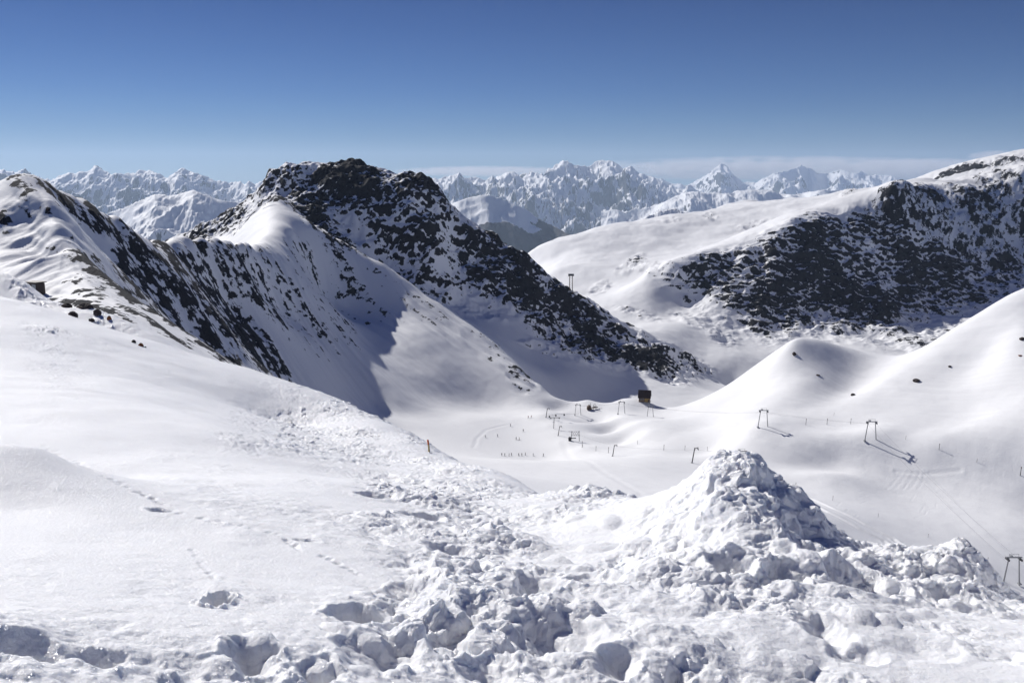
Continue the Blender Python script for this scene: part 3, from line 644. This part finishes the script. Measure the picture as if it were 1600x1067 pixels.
def empty(name, loc=(0, 0, 0), rz=0):
    o = bpy.data.objects.new(name, None); COL.objects.link(o); o.location = loc; o.rotation_euler = (0, 0, rz); o.empty_display_size = .5; return o
def dup(o, loc, rz=0, sc=1.0, label=None, group=None):
    def cp(a, par):
        c = a.copy(); COL.objects.link(c); c.parent = par
        for ch in a.children: cp(ch, c)
        return c
    r = cp(o, None); r.location = loc; r.rotation_euler = (0, 0, rz); r.scale = (sc, sc, sc)
    if label: r['label'] = label
    if group: r['group'] = group
    return r
def hit(px, py, ymin=110):
    return hit0(px, py, ymin)

# --- mountain hut
hx, hy, hz_ = hit(1007, 628, 590)
hut = empty('mountain_hut', (hx, hy, hz_-.4), R(-12)); tag(hut, 'small dark brown timber hut with steep dark roof standing alone on the snow mound', 'hut')
w_ = MB().prism([(-3.9,0),(3.9,0),(3.9,4.6),(-3.9,4.6)], -3.0, 3.0); w_.build('wall', M_wood, hut)
MB().box((0, 0, .45), (8.2, 6.4, .9)).build('foundation', M_grey, hut)
yp = MB()
for k in range(7): yp.box((.5+k*.48, -3.06, 2.5), (.42, .10, 3.0))
yp.build('plank_cladding', M_wood_y, hut)
rf = MB()
for sgn in (-1, 1):
    r = Matrix.Rotation(-sgn*R(52), 3, 'X'); rf.box((0, sgn*1.95, 6.35), (9.0, 6.3, .28), r)
rfo = rf.build('roof', M_roof, hut); 

for xx in (-3.8, 3.7):
    gb = MB(); v = [gb.bm.verts.new(p) for p in ((xx,-3,4.5),(xx,3,4.5),(xx,0,8.2),(xx+.12,-3,4.5),(xx+.12,3,4.5),(xx+.12,0,8.2))]
    gb.bm.faces.new(v[:3]); gb.bm.faces.new(v[3:][::-1]); [gb.bm.faces.new((v[a], v[b], v[b+3], v[a+3])) for a, b in ((0, 1), (1, 2), (2, 0))]
    gb.build('gable', M_wood, hut)
MB().box((1.8, .6, 8.2), (.6, .6, 1.6)).build('chimney', M_grey, rfo)
for xx in (-2.7, -.9):
    wn = MB().box((xx, -3.05, 2.9), (1.1, .12, 1.1)).build('window', M_grey, hut); MB().box((xx, -3.13, 2.9), (.9, .06, .9)).build('pane', M_glass, wn)
dr = MB().box((-1.8, -3.05, 1.4), (.05, .1, .05)).build('step', M_wood, hut)
d_ = MB().box((3.0, -3.16, 1.95), (.9, .08, 2.0)).build('door', M_roof, hut); MB().box((3.32, -3.23, 1.9), (.08, .06, .2)).build('handle', M_steel, d_)

# --- heap of timber and poles on the mound
x, y, z = hit(925, 640, 560)
tp = empty('timber_heap', (x, y, z)); tag(tp, 'jumbled heap of dark brown timber and upright poles on the mound left of the hut', 'timber heap')
rr = random.Random(4)
hb = MB().prism([(-3.6,0),(-.6,0),(-.8,2.4),(-2.2,3.1),(-3.5,2.1)], -1.2, 1.2); hb.build('stack', M_wood, tp)
for k in range(9):
    a = rr.uniform(-.5, .5); cx = rr.uniform(-2.8, 3.2); cz = rr.uniform(.5, 2.0)
    MB().box((cx, rr.uniform(-1.6, 0), cz), (rr.uniform(2.0, 3.4), .35, .35), Matrix.Rotation(a, 3, 'Y')).build('beam', M_wood if k % 3 else M_roof, tp)
for xx, hh in ((-1.0, 4.6), (.9, 3.8), (2.2, 4.4), (3.0, 3.2), (-2.2, 3.9)):
    MB().tube((xx, -.6, 0), (xx+rr.uniform(-.3, .3), -.6, hh), .13).build('pole', M_dark, tp)
nt_ = MB()
for k in range(8): nt_.tube((3.6+k*.5, -.8, .1), (3.8+k*.5+rr.uniform(-.4, .4), -.9, 1.2+rr.random()*.6), .06)
nt_.build('netting', M_grey, tp)

# --- two-legged lift pylons
def make_pylon(loc, h, label):
    t = empty('lift_pylon', loc); tag(t, label, 'lift pylon', 'two-legged drag lift pylons')
    for s in (-1, 1):
        MB().tube((s*2.9, 0, -.6), (s*1.75, 0, h), .26, .20, 10).build('leg', M_steel, t)
        MB().box((s*2.9, 0, 0), (1.1, 1.1, .5)).build('footing', M_grey, t)
    cb = MB().box((0, 0, h-.12), (5.6, .40, .40)); cb.build('crossbeam', M_steel, t)
    MB().tube((-2.6, 0, h*.36), (-.0, 0, h*.36), .02).build('ladder_rail', M_steel, t) if False else None
    for s in (-1, 1):
        f = MB().box((s*2.25, 0, h-.62), (.32, 2.6, .35)); fo = f.build('sheave_frame', M_dark, t)
        for k in range(4): MB().tube((s*2.25-.12, -1.05+k*.7, h-.95), (s*2.25+.12, -1.05+k*.7, h-.95), .30, seg=14).build('sheave', M_dark, fo)
    MB().box((-1.0, 0, h+.42), (.9, .7, .5)).build('junction_box', M_grey, t)
    MB().tube((1.6, 0, h+.1), (1.6, 0, h+1.1), .06).tube((-1.7, 0, h+.1), (-1.7, 0, h+1.1), .06).tube((-1.7, 0, h+1.1), (1.6, 0, h+1.1), .06).build('work_rail', M_steel, t)
    return t
PYL = [(1360, 689, 10.2, 'grey two-legged lift pylon on the open snow flat right of the domed knoll'),
       (1192, 667, 9.2, 'grey two-legged lift pylon on the lower front slope of the domed knoll'),
       (1580, 912, 9.8, 'nearest two-legged lift pylon, at the right edge behind the broken snow'),
       (1016, 651, 7.4, 'two-legged lift pylon just below and right of the brown hut'),
       (971, 647, 8.4, 'thin two-legged lift pylon on the mound between hut and timber heap'),
       (903, 649, 7.4, 'thin two-legged lift pylon left of the timber heap'),
       (1157, 736, 9.8, 'lift pylon with only its head showing above the snow pile')]
P0 = make_pylon(hit(1360, 689), 10.0, PYL[0][3]); pylons = [P0]
for px, py, hh, lab in PYL[1:]:
    pylons.append(dup(P0, hit(px, py, 250), 0, hh/10.0, lab))
# --- single lift poles with arm
def make_post(loc, label):
    t = empty('lift_pole', loc); tag(t, label, 'lift pole', 'single lift poles along the piste')
    MB().tube((0, 0, -.6), (1.15, 0, 7.6), .30, .22, 10).build('mast', M_dark, t)
    MB().tube((1.0, 0, 7.45), (3.0, 0, 7.75), .17, .13).build('arm', M_dark, t)
    f = MB().box((2.7, 0, 7.2), (.3, 1.9, .3)).build('sheave_frame', M_dark, t)
    for k in range(3): MB().tube((2.58, -.7+k*.7, 6.9), (2.82, -.7+k*.7, 6.9), .30, seg=14).build('sheave', M_dark, f)
    MB().tube((1.0, 0, 6.3), (2.2, 0, 7.55), .07).build('brace', M_dark, t)
    MB().tube((0, 0, -.2), (0, 0, .25), .7, .55, 12).build('footing', M_grey, t)
    return t
S0 = make_post(hit(1081, 723), 'tall dark leaning lift pole with short arm, nearest the snow pile')
posts = [S0]
for px, py, sc, lab in [(957, 713, .80, 'dark leaning lift pole with short arm beside the grey hollow'), (872, 681, .78, 'dark leaning lift pole with arm at the upper end of the piste edge'), (853, 652, .80, 'farthest lift pole, small, where the piste meets the back slope')]:
    posts.append(dup(S0, hit(px, py, 300), 0, sc, lab))
# --- drive portal and T-post by the lift start
x, y, z = hit(893, 689, 440)
g = empty('lift_drive_frame', (x, y, z)); tag(g, 'grey steel lift drive frame with dark drum beside the hollow', 'lift frame')
for s in (-.3, 4.6): MB().tube((s, 0, -.4), (s*.85+.4, 0, 6.0), .16).build('leg', M_dark, g)
for hh in (3.2, 5.6): MB().box((2.3, 0, hh), (5.2, .22, .22)).build('crossbeam', M_steel, g)
gx = MB()
for k in range(3): gx.tube((.3+k*1.3, 0, 3.3), (1.6+k*1.3, 0, 5.5), .07).tube((1.6+k*1.3, 0, 3.3), (.3+k*1.3, 0, 5.5), .07)
gx.build('bracing', M_steel, g)
dm = MB().tube((-1.0, -.6, 1.4), (-1.0, .6, 1.4), .95, seg=18).build('drum', M_dark, g); MB().tube((-.4, 0, 1.5), (2.6, 0, 1.6), .28).build('shaft', M_dark, g)
MB().box((-1.0, 0, .35), (1.6, 1.6, .7)).build('base', M_dark, g)
x, y, z = hit(865, 670, 440)
g = empty('lift_post', (x, y, z)); tag(g, 'slim dark T-shaped lift post with wide crossarm below the farthest lift pole', 'lift post')
MB().tube((0, 0, -.4), (.3, 0, 7.0), .17).build('mast', M_dark, g)
MB().box((.9, 0, 7.1), (6.4, .28, .28)).build('crossarm', M_dark, g)
for s in (-1.8, 3.4): MB().box((s, 0, 6.75), (.5, 1.2, .5)).build('sheave_frame', M_dark, g)
# --- tow cables, each a strand sagging from head to head
def cable(name, pts, label, r=.022):
    m = MB()
    for a, b in zip(pts[:-1], pts[1:]):
        a, b = Vector(a), Vector(b); n = 8; sag = (a-b).length*.012; prev = a
        for i in range(1, n+1):
            t = i/n; p = a.lerp(b, t)-Vector((0, 0, sag*4*t*(1-t))); m.tube(prev, p, r, seg=5); prev = p
    return tag(m.build(name, M_dark), label, 'cable', 'tow cables of the drag lifts')
def head(o, dx, h): return Vector(o.location)+Vector((dx, 0, h))*o.scale.x
line = [pylons[i] for i in (2, 0, 1, 3, 4, 5)]
cable('tow_cable', [head(o, -2.25, 8.75) for o in line], 'tow cable strung on the left sheaves of the two-legged pylons')
cable('tow_cable', [head(o, 2.25, 8.75) for o in line], 'tow cable strung on the right sheaves of the two-legged pylons')
cable('tow_cable', [head(pylons[6], 0, 8.75)]+[head(o, 2.7, 6.6) for o in posts]+[head(posts[-1], 2.7, 6.6)+Vector((18, 25, -1))], 'tow cable strung along the single leaning lift poles')
# spring boxes hanging where the cables meet
hp = head(posts[-1], 2.7, 6.6)
for i, (px, py, lab) in enumerate([(858.5, 651, 'dark tow spring box hanging leftmost by the farthest lift pole'), (868.5, 649, 'dark tow spring box hanging above the T-shaped post'), (881.5, 648, 'dark tow spring box hanging rightmost, over the grey hollow')]):
    x, y, z = P(px, py, 556)
    if i == 0:
        sb = empty('spring_box', (x, y, z)); tag(sb, lab, 'spring box', 'tow spring boxes hanging from the cable')
        MB().tube((0, -.35, 0), (0, .35, 0), .55, seg=16).build('drum', M_dark, sb); MB().tube((0, 0, 0), (0, 0, 1.2), .05).build('hanger', M_steel, sb); MB().tube((0, 0, -.4), (0, 0, -2.0), .03).build('tow_rope', M_dark, sb)
    else: dup(sb, (x, y, z), 0, 1, lab)
a_ = [P(858.5, 649.5, 556), P(868.5, 647, 556), P(881.5, 646.5, 556), P(905, 646, 575)]
cable('tow_cable', a_, 'short tow cable carrying the three dark spring boxes', .05)

# --- ropeway tower on the dark ridge
x, y, z = hit(892, 456, 790)
tw = empty('ropeway_tower', (x, y, z), R(0)); tag(tw, 'tall two-legged ropeway tower with dark box head on the rocky ridge', 'ropeway tower')
for s in (-1, 1):
    MB().tube((s*1.55, 0, -3), (s*1.45, 0, 16), .38, .34).build('leg', M_wood, tw)
lt = MB()
for k in range(6): lt.tube((-1.5, 0, 1+k*2.5), (1.5, 0, 3.5+k*2.5), .08).tube((-1.5, 0, 3.5+k*2.5), (1.5, 0, 3.5+k*2.5), .08)
lt.build('lattice', M_steel, tw)
hd = MB().box((0, 0, 16.6), (5.6, 3.2, 1.9)).build('head', M_dark, tw)
MB().box((0, 0, 17.7), (5.2, 3.0, .3)).build('snow_cap', M_alp, tw)
for s in (-1, 1): MB().tube((s*2.6, -1.8, 15.5), (s*2.6, 1.8, 15.5), .3).build('saddle', M_dark, hd)
MB().box((0, 0, .1), (5, 4, 1.4)).build('base', M_grey, tw)

# --- half-buried shed in the left snowbank
x, y, z = hit(58, 462, 120)
sd = empty('timber_shed', (x, y, z-.6), R(-25)); k = y/F
tag(sd, 'small half-buried timber shed with flat top in the snowbank at the left edge', 'shed')
MB().prism([(-2.0*k*6, 4.6*k*5.2),(-1.0*k*6, 0),(1.6*k*6, 0),(1.6*k*6, 4.4*k*5.2)], -2*k*4, 2*k*4).build('wall', M_roof, sd)
MB().box((-.3*k*6, 0, 4.7*k*5.2), (4.6*k*6, 20*k, 1.2*k)).build('roof', M_roof, sd)
bd = MB()
for i in range(5): bd.box((k*(2+i*1.7), -2.02*k*4-.06, 2.1*k*5.2), (k*1.4, .1, 4.1*k*5.2))
bd.build('board', M_grey, sd)

# --- boulders
def boulder(name, loc, rx, ry, rz, seed, m, label, cat='boulder', group=None):
    bm = bmesh.new(); bmesh.ops.create_icosphere(bm, subdivisions=4, radius=1)
    co = np.array([v.co[:] for v in bm.verts]); n = 1+.42*fbm(co[:, 0]*1.1+seed*7.7, co[:, 1]*1.1, co[:, 2]*1.1, 5, .55)
    n = np.minimum(n, 1.05+.15*np.abs(noise3(co[:, 0]*.8+seed, co[:, 1]*.8, co[:, 2]*.8)))
    for v, k in zip(bm.verts, n): v.co = Vector((v.co.x*k*rx, v.co.y*k*ry, v.co.z*k*rz))
    me = bpy.data.meshes.new(name); bm.to_mesh(me); bm.free(); me.materials.append(m)
    o = bpy.data.objects.new(name, me); COL.objects.link(o); o.location = loc; o.rotation_euler = (0, 0, seed); tag(o, label, cat, group); return o
for i, (px, py, rx, rz, lab) in enumerate([(1432, 596, 5.5, 3.2, 'brown boulder, largest of those on the bright slope at the right'), (1333, 618, 3.6, 2.6, 'dark boulder on the crease where the bright slope meets the knoll'),
        (1484, 574, 2.4, 1.8, 'small dark boulder high on the bright slope above the largest one'), (1597, 531, 4.2, 2.6, 'dark boulder on the bright slope at the right edge of the picture'),
        (1241, 554, 3.0, 3.4, 'pointed dark rock just below the top of the domed knoll'), (1278, 587, 3.2, 1.0, 'low thin rock halfway down the domed knoll'),
        (1594, 557, 3.0, 1.0, 'low reddish rock below the boulder at the right edge')]):
    x, y, z = hit(px, py, 300); k = y/F; boulder('boulder', (x, y, z+rz*k*.2), rx*k, rx*k, rz*k, i+1, M_rock if i < 6 else M_rust, lab, group='boulders on the snow slopes')
for i, (px, py, rx, rz, m, lab) in enumerate([(209, 536, 3.4, 4.2, M_rock, 'small dark stone with a snow fleck, left of the pair on the near slope'), (219.5, 541, 4.6, 4.6, M_rust, 'orange-stained stone, right of the pair on the near slope'), (227, 543, 1.6, 1.6, M_rock, 'tiny pebble just right of the orange-stained stone'),
        (143, 503, 4.5, 4.0, M_rock, 'dark stone in the snowbank below the black outcrop'), (171, 500, 3.5, 5.0, M_rust, 'upright reddish stone in the snowbank right of the black outcrop'),
        (104, 480, 8, 6, M_rock, 'black rock outcrop, left part, at the end of the snowbank'), (133, 482, 12, 8, M_rock, 'black rock outcrop, largest lump, at the end of the snowbank'), (114, 494, 7, 7, M_rock, 'black rock outcrop, lowest lump, by the snowbank'), (152, 492, 6, 7, M_rock, 'black rock outcrop, rightmost lump, by the snowbank')]):
    x, y, z = at_fore(px, py); k = y/F; boulder('rock' if i > 4 else 'stone', (x, y, z), rx*k, rx*k, rz*k, i+11, m, lab, 'rock' if i > 4 else 'stone', group='black rocks at the snowbank' if i > 4 else 'loose stones on the near snow')

# --- markers and stakes
x, y, z = at_fore(671, 707); k = y/F
mk = empty('marker_pole', (x, y, z)); tag(mk, 'bamboo marker pole with orange-red tip on the rubble crest', 'marker pole')
MB().tube((0, 0, -.1), (-1.6*k, 0, 13*k), 1.5*k, 1.3*k).build('shaft', M_bamboo, mk); MB().tube((-1.6*k, 0, 13*k), (-2.6*k, 0, 21*k), 1.5*k, 1.2*k).build('tip', M_orange, mk)
MB().tube((.9*k, 1.2*k, -.1), (-1.4*k, 1.2*k, 20*k), .8*k, .7*k).build('stay', M_wood, mk)
x, y, z = hit(872.5, 784, 110); k = y/F
mk = empty('piste_marker', (x, y, z)); tag(mk, 'short yellow-green piste marker behind the near snow edge', 'piste marker')
MB().tube((0, 0, -.3), (0, 0, 13.5*k), .8*k, .8*k).build('post', M_wood, mk); MB().box((0, -.9*k, 10.5*k), (3.6*k, .6*k, 4.6*k)).build('plate', M_yellow, mk)
x, y, z = hit(931, 705, 300); stake0 = empty('stake', (x, y, z)); tag(stake0, 'thin dark stake left of the second lift pole', 'stake', 'thin stakes marking the piste and tracks')
MB().tube((0, 0, -.3), (.1, 0, 2.4), .11, .09).build('shaft', M_dark, stake0); MB().tube((.1, 0, 2.4), (.12, 0, 2.9), .14, .13).build('tip', M_wood, stake0)
STK = [(950.5, 708, 1.15, 'thin dark stake close to the foot of the second lift pole'), (909.5, 697, 1, 'thin dark stake beside the drive frame'), (996, 694, .8, 'thin stake on the bright snow right of the grey hollow'),
 (1037, 704, 1.1, 'thin stake between the two nearer leaning lift poles'), (1070, 704, .9, 'thin stake just left of the tall leaning lift pole'), (1105, 705, .8, 'thin stake just right of the tall leaning lift pole'),
 (1259, 664, 1.2, 'thin stake at the foot of the knoll, left of the group of three'), (1292, 664, 1.2, 'thin stake at the foot of the knoll, middle of the group of three'), (1329, 663, 1.1, 'thin stake at the foot of the knoll, right of the group of three'), (1303, 650, .6, 'tiny stake above the group of three at the knoll foot'),
 (1415, 687, .7, 'thin stake right of the middle lift pylon on the snow flat'), (1467, 704, 1.1, 'thin stake in the centre of the right-hand snow flat'), (1526, 724, .7, 'short stake low on the right-hand snow flat'), (1594, 743, 1.6, 'thin stake at the right edge of the snow flat'),
 (1301, 782, .9, 'thin stake beside the twin ski tracks, nearest the snow pile'), (1243, 762, .9, 'thin stake at the upper end of the twin ski tracks'), (1372, 808, .7, 'thin stake beyond the twin ski tracks, upper'), (1450, 840, .7, 'thin stake beyond the snow blocks, between tracks and right edge'), (1543, 878, .9, 'thin stake left of the nearest lift pylon')]
for px, py, sc, lab in STK: dup(stake0, hit(px, py, 150), 0, sc*min(1.0, hit(px, py, 150)[1]/430), lab)

# --- skiers
def skin_mesh(name, joints, edges, mats, lower):
    me = bpy.data.meshes.new(name); me.from_pydata([j[0] for j in joints], edges, []); o = bpy.data.objects.new(name, me); COL.objects.link(o)
    md = o.modifiers.new('skin', 'SKIN'); md.use_smooth_shade = True
    for i, j in enumerate(joints): me.skin_vertices[0].data[i].radius = (j[1], j[1]*(j[2] if len(j) > 2 else 1))
    me.skin_vertices[0].data[0].use_root = True
    o.modifiers.new('sub', 'SUBSURF').levels = 1
    dg = bpy.context.evaluated_depsgraph_get(); m2 = bpy.data.meshes.new_from_object(o.evaluated_get(dg)); bpy.data.objects.remove(o)
    for m in mats: m2.materials.append(m)
    for p in m2.polygons:
        z = p.center.z; p.material_index = 2 if z > 1.50 else (1 if z < .92 else 0); p.use_smooth = True
    m2.name = name; return m2
def person_mesh(pose, jacket, trousers):
    st = .22 if pose == 'ski' else .13; ln = .18 if pose == 'ski' else .03; kn = .16 if pose == 'ski' else .02
    J = [((0, 0, .92), .15, .8), ((0, -ln*.4, 1.12), .14, .8), ((0, -ln*.8, 1.34), .165, .75), ((0, -ln, 1.47), .075), ((0, -ln-.02, 1.60), .095, 1.1), ((0, -ln-.02, 1.73), .085)]
    E = [(0, 1), (1, 2), (2, 3), (3, 4), (4, 5)]
    for s in (-1, 1):
        b = len(J); J += [((s*.10, 0, .84), .105), ((s*(.11+st*.3), -kn, .48), .072), ((s*(.10+st*.4), .02, .10), .055), ((s*(.10+st*.4), -.13, .04), .045)]; E += [(0, b), (b, b+1), (b+1, b+2), (b+2, b+3)]
        b = len(J); J += [((s*.20, -ln*.8, 1.40), .068), ((s*.30, -ln*.6, 1.14), .052), ((s*.29, -ln-.22, .98), .040), ((s*.28, -ln-.30, .96), .036)]; E += [(2, b), (b, b+1), (b+1, b+2), (b+2, b+3)]
    return skin_mesh('person', J, E, [jacket, trousers, M_skin], .92)
protos = {}
def person(px, py, pose, jk, tr, label, group, rz=0.0, ymin=300, hat='black'):
    key = (pose, jk, tr, hat); loc = hit(px, py, ymin)
    if key not in protos:
        t = bpy.data.objects.new('person', person_mesh(pose, CLOTH[jk], CLOTH[tr])); COL.objects.link(t)
        hz2 = (.20 if pose == 'ski' else .05)
        bmx = MB(); r = bmesh.ops.create_uvsphere(bmx.bm, u_segments=12, v_segments=8, radius=.125); bmesh.ops.translate(bmx.bm, verts=r['verts'], vec=(0, -hz2+.02, 1.72)); bmx.build('hat', CLOTH[hat], t, True)
        for s in (-1, 1):
            MB().box((s*.19, -.1, .015), (.09, 1.75, .03)).build('ski', M_dark, t); MB().tube((s*.33, -.38, .95), (s*.42, -.12, 0), .014).build('ski_pole', M_dark, t)
        tag(t, label, 'person', group); t.location = loc; t.rotation_euler = (0, 0, rz); protos[key] = t
    else: t = dup(protos[key], loc, rz, 1, label, group)
    return t
row = ['first skier from the left in the row standing across the piste', 'second skier from the left in the row across the piste, close to the first', 'third skier from the left in the row across the piste', 'fourth skier from the left in the row across the piste, close to the third',
       'fifth skier from the left in the row across the piste, after the gap', 'sixth skier from the left in the row, stockiest of the middle three', 'seventh skier from the left in the row, last of the middle three', 'skier standing alone second from the right end of the row', 'skier at the right end of the row across the piste']
cl_ = ['black', 'navy', 'black', 'brown', 'black', 'green', 'black', 'navy', 'black']
for i, (px, lab) in enumerate(zip((784, 788.3, 795, 799, 810.5, 815.5, 821, 833.5, 849.3), row)):
    person(px, 712+(i % 3)*.4, 'ski' if i % 3 else 'stand', cl_[i], 'black', lab, 'skiers in a row across the piste', R(20+i*37))
for i, (px, py, jk, lab) in enumerate([(806.5, 687.5, 'black', 'dark-clothed skier, left one of the pair above the row'), (811, 687.5, 'brown', 'dark-clothed skier, right one of the pair above the row'), (797.5, 666.5, 'navy', 'skier in dark blue alone on the upper left of the piste'), (817.5, 674.5, 'black', 'skier in black between the pair and the back of the piste'),
        (777.5, 682.5, 'navy', 'lone skier left of the pair, in dark blue'), (758.5, 684, 'black', 'leftmost lone skier on the piste'), (825.5, 654, 'red', 'left one of two small reddish skiers at the back of the piste'), (830, 653.5, 'red', 'right one of two small reddish skiers at the back of the piste'), (909.8, 699, 'black', 'skier standing by the drive frame of the lift')]):
    person(px, py, 'ski' if i % 2 else 'stand', jk, 'black', lab, 'skiers scattered on the piste', R(160-i*53))
# --- clouds, beyond the haze
def cloud(px, py, Y, rx, rz, seed, label, dens):
    m, t = mat('cloud_vapour'); L = t.links.new
    tc = N(t, 'ShaderNodeTexCoord'); nz = N(t, 'ShaderNodeTexNoise'); nz.inputs['Scale'].default_value = 2.6; nz.inputs['Detail'].default_value = 3
    mp = N(t, 'ShaderNodeMapping'); mp.inputs['Location'].default_value = (seed, 0, 0); mp.inputs['Scale'].default_value = (4 if rx > 4*rz*2 else 1.5, 1, 1)
    L(tc.outputs['Object'], mp.inputs[0]); L(mp.outputs[0], nz.inputs['Vector'])
    ln = N(t, 'ShaderNodeVectorMath', operation='LENGTH'); L(tc.outputs['Object'], ln.inputs[0])
    a = N(t, 'ShaderNodeMapRange'); L(ln.outputs['Value'], a.inputs[0]); a.inputs[1].default_value = 1.0; a.inputs[2].default_value = .35; a.inputs[3].default_value = 0; a.inputs[4].default_value = 1
    b = N(t, 'ShaderNodeMapRange'); L(nz.outputs[0], b.inputs[0]); b.inputs[1].default_value = .36; b.inputs[2].default_value = .62
    c = N(t, 'ShaderNodeMath', operation='MULTIPLY'); L(a.outputs[0], c.inputs[0]); L(b.outputs[0], c.inputs[1])
    d = N(t, 'ShaderNodeMath', operation='MULTIPLY'); L(c.outputs[0], d.inputs[0]); d.inputs[1].default_value = dens
    v = N(t, 'ShaderNodeVolumePrincipled'); v.inputs['Color'].default_value = (.95, .93, .92, 1); L(d.outputs[0], v.inputs['Density']); v.inputs['Anisotropy'].default_value = .3
    o = N(t, 'ShaderNodeOutputMaterial'); L(v.outputs[0], o.inputs['Volume'])
    bm = bmesh.new(); bmesh.ops.create_icosphere(bm, subdivisions=4, radius=1); me = bpy.data.meshes.new('cloud'); bm.to_mesh(me); bm.free(); me.materials.append(m)
    ob = bpy.data.objects.new('cloud', me); COL.objects.link(ob); ob.location = P(px, py, Y); ob.scale = (rx, rx*.22 if rx > 6000 else rx*.6, rz); tag(ob, label, 'cloud', 'clouds on the horizon'); return ob
cloud(1230, 264, 46000, 11500, 700, 1.0, 'long pale cloud bank lying behind the far peaks', 2e-3)
cloud(1460, 266, 45000, 5800, 620, 5.0, 'pale cloud above the right-hand end of the far peaks', 2e-3)
cloud(1556, 245, 45000, 1500, 330, 9.0, 'small rounded cap cloud above the top right ridge', 5e-3)
cloud(760, 268, 46000, 5200, 300, 12.0, 'thin faint cloud streak behind the middle peaks', 1.5e-3)
print('objects', time.time()-T0)
# ================================================================ HAZE
hm, ht = mat('haze_air')
pv = N(ht, 'ShaderNodeVolumePrincipled'); pv.inputs['Color'].default_value = (0.62, 0.78, 1.0, 1); pv.inputs['Density'].default_value = 2.3e-5; pv.inputs['Anisotropy'].default_value = 0.2
ho = N(ht, 'ShaderNodeOutputMaterial'); ht.links.new(pv.outputs[0], ho.inputs['Volume'])
bm = bmesh.new(); bmesh.ops.create_cube(bm, size=1); me = bpy.data.meshes.new('haze'); bm.to_mesh(me); bm.free(); me.materials.append(hm)
hz = bpy.data.objects.new('haze', me); COL.objects.link(hz); hz['kind'] = 'stuff'
hz.scale = (76000, 46200, 2751); hz.location = (0, 16000, 1000-2751/2)
